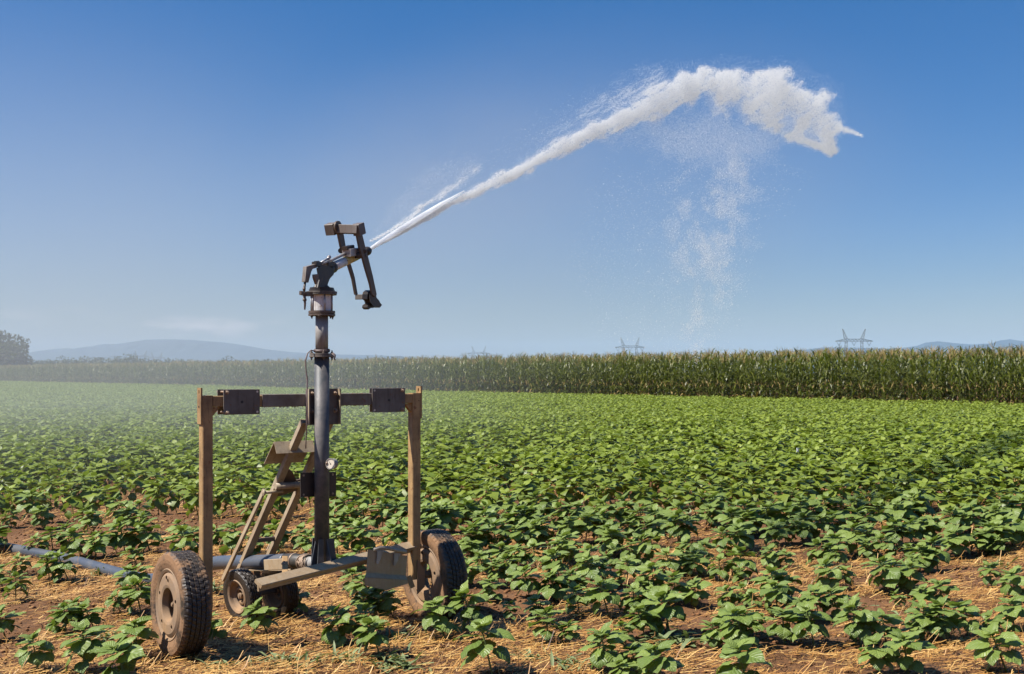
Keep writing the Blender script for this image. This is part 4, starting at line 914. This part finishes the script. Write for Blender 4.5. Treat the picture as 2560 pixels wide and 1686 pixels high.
# push rods along the top of the barrel
mb = MB(); mb.tube([gpt(430, 718, .02), gpt(530, 655, .02)], .006, 10); mb.tube([gpt(430, 740, .03), gpt(545, 690, .03)], .006, 10); mb.beam(gpt(560, 690, .0), gpt(760, 590, .0), .016, .014, UP)
mb.tube([gpt(530, 690, .02), gpt(528, 640, .02)], .008, 10); mb.tube([gpt(528, 650, .02), gpt(545, 640, .02)], .010, 10); gb(mb, 'push_rod', M['alu'])
mb = MB(); mb.beam(gpt(340, 735, .02), gpt(450, 745, .02), .03, .026, UP); mb.beam(gpt(500, 745, .02), gpt(575, 735, .02), .03, .024, UP); mb.tube([gpt(350, 715, .02), gpt(400, 712, .02)], .009, 10); gb(mb, 'rod_guide', M['dark'])
# bent reversing lever at the back
mb = MB(); lv = [(220, 770), (345, 735), (360, 780), (300, 800), (282, 835), (245, 978), (200, 965)]
mb.prism([gpt(x, y, .02) for x, y in lv], GT, .022); gb(mb, 'reversing_lever', M['beam'])
mb = MB(); mb.tube([gpt(222, 975, .02), gpt(215, 1040, .02), gpt(210, 1100, .02)], .0065, 8); mb.tube([gpt(212, 1045, .02), gpt(210, 1075, .02)], .0085, 6); mb.tube([gpt(213, 1125, .02), gpt(218, 1180, .02), gpt(222, 1250, .02), gpt(219, 1330, .02)], [.008, .0075, .006, .004], 8)
mb.tube([gpt(218, 1185, .02), gpt(218, 1215, .02)], .011, 6); mb.tube([gpt(212, 1100, .02), gpt(212, 1130, .02)], .012, 6); gb(mb, 'trip_rod', M['brown'])
mb = MB(); mb.beam(gpt(160, 1112, .02), gpt(215, 1118, .02), .014, .022, UP); mb.beam(gpt(215, 1125, .02), gpt(300, 1125, -.0), .022, .026, UP); gb(mb, 'trip_bracket', M['brown'])
mb = MB(); mb.prism([gpt(x, y, .045) for x, y in ((330, 870), (385, 865), (388, 940), (362, 1000), (345, 950), (332, 910))], GT, .014); mb.tube([gpt(355, 895, .052), gpt(355, 895, .064)], .010, 10); gb(mb, 'stop_lug', M['beam'])
# swing arm: near blade, far blade, weight across the top, deflector below
tn, tf = .060, -.055
mb = MB(); mb.prism([gpt(x, y, tn) for x, y in ((870, 250), (935, 250), (1002, 520), (1035, 640), (1100, 900), (1148, 1130), (1135, 1165), (1090, 1130), (1065, 1000), (1000, 780), (962, 640), (925, 520))], GT, .012); gb(mb, 'swing_arm', M['brown'])
mb = MB(); mb.prism([gpt(x, y, tf) for x, y in ((628, 250), (700, 250), (742, 500), (735, 560), (700, 580), (682, 510))], GT, .012)
mb.prism([gpt(x, y, tf) for x, y in ((700, 560), (740, 550), (815, 750), (860, 900), (900, 1130), (873, 1135), (835, 930), (785, 770))], GT, .012); gb(mb, 'swing_arm', M['brown'])
mb = MB(); w0, w1 = gpt(572, 275, -.108), gpt(930, 285, .088)
a, b = w0, w1; dd = (b - a).normalized()
mb.beam(a, b, .050, .050, UP, .003); sw = gb(mb, 'counterweight', M['cast'])
upv = Vector((0, 0, 1))
for nm, c0, L in (('weight_box', gpt(575, 275, -.10), .058), ('weight_box', gpt(925, 280, .075), .046)):
    bx = MB(); bx.beam(c0 - GT * L / 2, c0 + GT * L / 2, .060, .064, UP + GA * -.35, .003); bx.build(nm, M['cast'], sw)
bx = MB(); c0 = gpt(640, 250, -.062); bx.tube([c0, c0 + GT * .012], .034, 20); c0 = gpt(868, 275, .040); bx.tube([c0, c0 + GT * .010], .030, 20); bx.build('weight_cheek', M['brown'], sw)
mb = MB(); mb.beam(gpt(882, 1165, tf), gpt(1095, 1160, tn), .008, .030, UP); gb(mb, 'arm_bridge', M['plate'])
mb = MB(); mb.prism([gpt(x, y, .03) for x, y in ((1005, 1130), (1015, 1100), (1045, 1075), (1082, 1100), (1090, 1150), (1130, 1180), (1160, 1215), (1170, 1240), (1195, 1268), (1165, 1305), (1140, 1300), (1110, 1290), (1080, 1308), (1045, 1310), (1020, 1328), (1000, 1300), (1008, 1270), (1040, 1250), (1030, 1215), (1000, 1190))], GT + GA * .5, .03)
mb.prism([gpt(x, y, .055) for x, y in ((1060, 1120), (1150, 1150), (1160, 1220), (1190, 1270), (1120, 1295), (1070, 1230))], GT - GA * .6, .008); gb(mb, 'deflector_spoon', M['dark'])

# ------------------------------------------------------------------ hose on the ground
hp = [I1.lerp(I2, .2), I2, I3, P(465, 1428, 7.55), ground_pt(385, 1449, .04), ground_pt(330, 1443, .04), ground_pt(260, 1424, .04), ground_pt(180, 1402, .04), ground_pt(90, 1384, .04), ground_pt(0, 1368, .04), ground_pt(-160, 1347, .04), ground_pt(-500, 1310, .04)]
def catmull(p, n=10):
    out = []
    for i in range(len(p) - 1):
        a, b, c, d = p[max(i - 1, 0)], p[i], p[i + 1], p[min(i + 2, len(p) - 1)]
        for k in range(n):
            t = k / n; out.append(.5 * ((2 * b) + (c - a) * t + (2 * a - 5 * b + 4 * c - d) * t * t + (3 * b - a - 3 * c + d) * t ** 3))
    return out + [p[-1]]
mb = MB(); mb.tube(catmull(hp), .042, 24); o = mb.build('irrigation_hose', M['hose']); tag(o, 'thick blue-grey water hose lying on the straw and joined to the cart', 'hose')

# ------------------------------------------------------------------ butterfly
bp = P(1993, 1128, 14.2); mb = MB()
bf = empty('butterfly', bp); tag(bf, 'tiny white butterfly above the sunflower leaves at right', 'butterfly')
mb.tube([bp + Vector((0, -.012, -.002)), bp + Vector((0, .012, .004))], [.002, .0025], 8); mb.build('body', M['black'], bf)
for s, k in ((-1, .2), (1, .95)):
    mb = MB(); w = [bp + Vector((s * x * k, y, z)) for x, y, z in ((0, -.01, 0), (.012, -.012, .032), (.022, 0, .042), (.03, .008, .03), (.024, .01, .008), (.026, .014, -.012), (.012, .012, -.02), (0, .008, -.004))]; mb.prism(w, (0.2, 1, .3), .0015); mb.build('wing', M['butterfly'], bf)

# ================================================================== WATER
NZ = nz + bdir * .02
PNJ = GT    # the jet lies in the vertical plane through the barrel
def jet_depth(u):
    k = (u - CU) / F; L = (NZ.y * k - NZ.x) / (GA.x - GA.y * k); return NZ.y + GA.y * np.minimum(np.where(L < 0, 0, L), 20)
def water_mat():
    m, nt, b = mat('spray_water')
    b.inputs['Base Color'].default_value = (.97, .985, 1.0, 1); b.inputs['Roughness'].default_value = 0.5; b.inputs['Specular IOR Level'].default_value = 0.1
    tr = nd(nt, 'ShaderNodeBsdfTranslucent'); tr.inputs[0].default_value = (.97, .985, 1.0, 1); ms = nd(nt, 'ShaderNodeMixShader'); ms.inputs[0].default_value = .6
    nt.links.new(b.outputs[0], ms.inputs[1]); nt.links.new(tr.outputs[0], ms.inputs[2]); nt.links.new(ms.outputs[0], nt.nodes['Material Output'].inputs[0]); return m
M['water'] = water_mat()
SC = 4.0; GW, GH = 640, 260
uu, vv = np.meshgrid((np.arange(GW) + .5) * SC, (np.arange(GH) + .5) * SC)
def stroke(pts, ragged=.5, seed=1, sharp_lo=1.0):
    """soft density along a polyline of (u, v, half width, weight)"""
    D = np.zeros_like(uu); best = np.full_like(uu, 1e9); p = np.array(pts, float)
    wn_ = fbm((uu * .86 - vv * .5) / 34, (uu * .5 + vv * .86) / 16, 5, seed)
    p[:, 2] *= .74
    for a, b in zip(p[:-1], p[1:]):
        ab = b[:2] - a[:2]; L2 = ab @ ab; t = np.clip(((uu - a[0]) * ab[0] + (vv - a[1]) * ab[1]) / L2, 0, 1)
        dx = uu - (a[0] + ab[0] * t); dy = vv - (a[1] + ab[1] * t); w = a[2] + (b[2] - a[2]) * t; dist = np.hypot(dx, dy) / (w * (1 + ragged * (wn_ - .5) * 2))
        k = dist < best; best = np.where(k, dist, best); D = np.where(k, np.exp(-(dist ** 2.4)) * (a[3] + (b[3] - a[3]) * t), D)
    return D
def poly_sd(poly):
    """signed distance in px, positive inside"""
    p = np.array(poly, float); ins = np.zeros(uu.shape, bool); dm = np.full(uu.shape, 1e9)
    for a, b in zip(p, np.roll(p, -1, 0)):
        ab = b - a; t = np.clip(((uu - a[0]) * ab[0] + (vv - a[1]) * ab[1]) / (ab @ ab), 0, 1)
        dm = np.minimum(dm, np.hypot(uu - a[0] - ab[0] * t, vv - a[1] - ab[1] * t))
        c = ((a[1] > vv) != (b[1] > vv)) & (uu < (b[0] - a[0]) * (vv - a[1]) / (b[1] - a[1] + 1e-9) + a[0]); ins ^= c
    return np.where(ins, dm, -dm)
def sst(x, a, b): t = np.clip((x - a) / (b - a), 0, 1); return t * t * (3 - 2 * t)
jet = stroke([(926, 623, 3.5, 1.2), (989, 587, 6, 1.3), (1052, 552, 8.5, 1.3), (1088, 532, 10, 1.3), (1132, 506, 12, 1.3), (1168, 489, 14, 1.3), (1212, 468, 16, 1.3), (1266, 441, 18, 1.3), (1324, 410, 20, 1.3), (1382, 381, 21, 1.3), (1440, 352, 21, 1.3), (1498, 323, 23, 1.3), (1556, 299, 28, 1.25), (1614, 275, 32, 1.2), (1672, 248, 36, 1.1), (1722, 222, 34, .95)], .62, 2)
jet2 = stroke([(924, 604, 3, .45), (954, 589, 5, .55), (980, 573, 7, .6), (1011, 551, 10, .6), (1030, 539, 11, .6), (1052, 521, 15, .65), (1062, 512, 8, .35), (1102, 491, 12, .4), (1141, 464, 16, .25), (1190, 424, 17, .22)], .9, 5)
soft = stroke([(930, 590, 6, .04), (1000, 520, 34, .09), (1080, 450, 50, .09), (1170, 415, 38, .07)], .6, 6)
wake = stroke([(1300, 380, 24, .0), (1420, 325, 40, .18), (1520, 265, 50, .28), (1640, 215, 55, .30)], .6, 16)
head = [(1655, 205), (1695, 190), (1725, 186), (1745, 178), (1790, 182), (1845, 168), (1870, 180), (1910, 172), (1930, 182), (1975, 178), (1990, 195), (2008, 195), (2015, 222), (2060, 228), (2080, 240), (2078, 275), (2100, 290), (2112, 305), (2098, 335), (2075, 345), (2084, 378), (2075, 386), (2050, 365), (2010, 355), (1985, 365), (1960, 352), (1930, 330), (1880, 300), (1830, 300), (1780, 280), (1745, 240), (1720, 260), (1690, 275)]
sd = poly_sd(head); nz1 = fbm(uu / 34, vv / 34, 5, 8); st1 = fbm((uu * .55 - vv * .83 + 30 * nz1) / 55, (uu * .83 + vv * .55 + 40 * nz1) / 17, 4, 12)
hd = sst(sd + 44 * (nz1 - .5), -12, 22)
topd = np.interp(uu, [1650, 1745, 1850, 1975, 2060, 2110], [200, 178, 168, 178, 228, 300])
fade = np.clip(1.2 - (vv - topd) / np.interp(uu, [1700, 1850, 1950, 2050], [85, 120, 200, 280]), .22, 1)
hd = hd * fade * (0.50 + .62 * sst(st1 * .4 + nz1 * .6, .36, .66)) * 1.0
under = sst(poly_sd([(1690, 280), (1780, 270), (1900, 310), (1990, 350), (1930, 395), (1850, 420), (1700, 420), (1600, 360), (1500, 350), (1600, 300)]) + 60 * (nz1 - .5), -30, 50) * .20
tails = stroke([(2100, 320, 14, .6), (2125, 328, 10, .5), (2155, 340, 5, .5)], .5, 9) + stroke([(2000, 350, 16, .5), (2050, 366, 12, .7), (2078, 380, 10, .9)], .5, 10)
up_halo = sst(poly_sd([(1560, 240), (1700, 160), (1850, 150), (2000, 165), (2090, 220), (2110, 300), (1900, 300), (1700, 250)]) + 40 * (nz1 - .5), -25, 10) * .05
n3 = fbm(uu / 30, vv / 40, 4, 33)
fall = sst(poly_sd([(1830, 410), (1880, 440), (1890, 475), (1870, 505), (1850, 530), (1830, 570), (1870, 600), (1830, 610), (1820, 660), (1800, 690), (1770, 690), (1740, 640), (1745, 580), (1700, 560), (1690, 520), (1760, 480), (1800, 430)]) + 90 * (n3 - .5), -10, 34) * (.05 + .16 * sst(n3, .4, .75))
fall += stroke([(1848, 490, 30, .20), (1865, 470, 20, .12)], .9, 41) + stroke([(1855, 500, 14, .12), (1905, 498, 8, .13)], .9, 42) + stroke([(1840, 590, 18, .10), (1870, 603, 16, .12), (1902, 615, 10, .16)], .9, 43) + stroke([(1790, 600, 34, .13), (1770, 650, 32, .10)], .9, 44)
D = jet + jet2 + soft + wake + hd + under + tails + up_halo + fall
tx = (uu * .86 - vv * .5); ty = (uu * .5 + vv * .86); SM = sst(fbm(tx / 30, ty / 6, 5, 77), .34, .64); D = (jet + jet2) * (.42 + .70 * SM) + wake * (.35 + .6 * SM) + hd * (.8 + .3 * SM) + soft + under + tails + up_halo + fall * .55; D = np.minimum(D, .80)
def droplets(name, dens, n, rpx, spread, label, cat, seed, big=0.0, mats=None):
    r = np.random.default_rng(seed); w = dens.ravel().copy(); w[w < .004] = 0; w /= w.sum(); ii = r.choice(len(w), n, p=w)
    u = uu.ravel()[ii] + r.uniform(-.5, .5, n) * SC; v = vv.ravel()[ii] + r.uniform(-.5, .5, n) * SC
    d = jet_depth(u) + r.normal(0, 1, n) * spread(u, v)
    dn = dens.ravel()[ii]; s = rpx * (np.exp(r.normal(0, .35, n))) * d / F * (1 if big else np.clip(.42 + 1.1 * dn, 0, 1))
    c = np.stack([(u - CU) * d / F, d, H - (v - HV) * d / F], -1)
    c = c[(c[:, 2] > 0.02)]; s = s[:len(c)]; n = len(c)
    tet = np.array([[1, 1, 1], [1, -1, -1], [-1, 1, -1], [-1, -1, 1]], float) / 1.2
    q = r.normal(0, 1, (n, 4)); q /= np.linalg.norm(q, axis=1)[:, None]; a, b, cc, dd = q.T
    Rm = np.stack([np.stack([a*a+b*b-cc*cc-dd*dd, 2*(b*cc-a*dd), 2*(b*dd+a*cc)], -1), np.stack([2*(b*cc+a*dd), a*a-b*b+cc*cc-dd*dd, 2*(cc*dd-a*b)], -1), np.stack([2*(b*dd-a*cc), 2*(cc*dd+a*b), a*a-b*b-cc*cc+dd*dd], -1)], 1)
    V = np.einsum('nij,kj->nki', Rm, tet) * s[:, None, None] + c[:, None]
    F_ = (np.array([[0, 1, 2], [0, 3, 1], [0, 2, 3], [1, 3, 2]])[None] + (np.arange(n) * 4)[:, None, None]).reshape(-1, 3)
    o = link(name, big_mesh(name, V.reshape(-1, 3), F_, M['water'], smooth=True), None); tag(o, label, cat, kind='stuff'); return o
area = (D * SC * SC).sum()
print('spray area px', area)
droplets('water_jet', D, 460000, .40, lambda u, v: np.interp(u, [925, 1100, 1500, 1730, 1850, 2150], [.01, .03, .09, .2, .5, .7]), 'white jet of water fired from the gun and breaking into a ragged cloud', 'water jet', 3)
sp = stroke([(1840, 420, 50, .35), (1790, 520, 120, .4), (1740, 640, 110, .4), (1770, 720, 80, .4), (1745, 800, 60, .4), (1740, 870, 50, .22)], .8, 51) * (0.1 + 1.8 * sst(n3, .35, .7)) + .03 * sst(poly_sd([(1500, 420), (1850, 380), (2050, 420), (1900, 600), (1830, 900), (1500, 890), (1400, 640)]) + 80 * (n3 - .5), -20, 60) + stroke([(1180, 420, 60, .02), (1500, 300, 80, .03), (1700, 190, 40, .03)], .5, 61) + .0022 * (vv < 930) * (uu > 880) * (uu < 1900)
droplets('falling_drops', sp, 32000, .37, lambda u, v: np.full_like(u, 1.0), 'sparse glittering drops raining down under the jet', 'water drops', 4, 1)
cj = MB(); cpts = [NZ - bdir * .03]
for u, v, in ((950, 606.5), (990, 582), (1040, 550), (1100, 513), (1160, 478)): cpts.append(Vector(P(u, v, float(jet_depth(np.array(float(u)))))))
cj.tube(cpts, [.009, .013, .018, .018, .014, .004], 14); o = cj.build('jet_core', M['water']); tag(o, 'smooth solid start of the water jet right at the nozzle', 'water jet', kind='stuff')

# drifting mist of the spray: soft ellipsoid of thin volume
def mist(name, c, rad, yaw, dens, label, nscale=1.2, col=(.64, .67, .72)):
    bm = bmesh.new(); bmesh.ops.create_uvsphere(bm, u_segments=32, v_segments=16, radius=1.0); me = bpy.data.meshes.new(name); bm.to_mesh(me); bm.free()
    o = link(name, me, None); o.location = c; o.scale = rad; o.rotation_euler = (0, 0, yaw); tag(o, label, 'mist', kind='stuff')
    m = bpy.data.materials.new(name); m.use_nodes = True; nt = m.node_tree; nt.nodes.clear(); out = nd(nt, 'ShaderNodeOutputMaterial'); pv = nd(nt, 'ShaderNodeVolumePrincipled')
    pv.inputs['Color'].default_value = (*col, 1); pv.inputs['Anisotropy'].default_value = 0.1
    t = nd(nt, 'ShaderNodeTexCoord'); ln = nd(nt, 'ShaderNodeVectorMath', operation='LENGTH'); nt.links.new(t.outputs['Object'], ln.inputs[0])
    fo = nd(nt, 'ShaderNodeMapRange', interpolation_type='SMOOTHSTEP'); fo.inputs[1].default_value = 1.0; fo.inputs[2].default_value = .42; nt.links.new(ln.outputs['Value'], fo.inputs[0])
    ns = nd(nt, 'ShaderNodeTexNoise'); ns.inputs['Scale'].default_value = nscale; ns.inputs['Detail'].default_value = 2; nt.links.new(t.outputs['Object'], ns.inputs['Vector'])
    nm = nd(nt, 'ShaderNodeMapRange'); nm.inputs[1].default_value = .3; nm.inputs[2].default_value = .7; nm.inputs[3].default_value = .55; nm.inputs[4].default_value = 1.3; nt.links.new(ns.outputs['Fac'], nm.inputs[0])
    m1 = nd(nt, 'ShaderNodeMath', operation='MULTIPLY'); nt.links.new(fo.outputs[0], m1.inputs[0]); nt.links.new(nm.outputs[0], m1.inputs[1])
    m2 = nd(nt, 'ShaderNodeMath', operation='MULTIPLY'); nt.links.new(m1.outputs[0], m2.inputs[0]); m2.inputs[1].default_value = dens
    nt.links.new(m2.outputs[0], pv.inputs['Density']); nt.links.new(pv.outputs[0], out.inputs['Volume']); o.data.materials.append(m); return o
mist('drifting_mist', (-11.0, 24.5, 1.3), (13.6, 19.0, 8.8), R(14), .0200, 'thin grey mist drifting over the sunflowers on the left')

q_ = P(1430, 500, 10.8); mist('spray_mist', q_, (3.3, 4.2, 1.7), R(28), .060, 'faint grey mist hanging under the arc of the water jet', 2.0, (.58, .61, .66))
q_ = P(1080, 440, 8.6); mist('spray_mist', q_, (1.5, 1.8, .9), R(20), .055, 'faint brownish mist above the start of the water jet', 2.0, (.60, .61, .64))
# haze: even air round everything
bm = bmesh.new(); bmesh.ops.create_cube(bm, size=1.0); me = bpy.data.meshes.new('haze'); bm.to_mesh(me); bm.free()
o = link('haze', me, None); o.scale = (26000, 13000, 333); o.location = (0, 13000 / 2 - 130, 333 / 2 - 1.0); tag(o, 'pale summer haze over the plain', 'haze', kind='stuff')
m = bpy.data.materials.new('haze'); m.use_nodes = True; nt = m.node_tree; nt.nodes.clear(); out = nd(nt, 'ShaderNodeOutputMaterial'); pv = nd(nt, 'ShaderNodeVolumePrincipled')
pv.inputs['Color'].default_value = (.52, .73, 1.0, 1); pv.inputs['Density'].default_value = 7e-5; pv.inputs['Anisotropy'].default_value = 0.0
nt.links.new(pv.outputs[0], out.inputs['Volume']); o.data.materials.append(m)
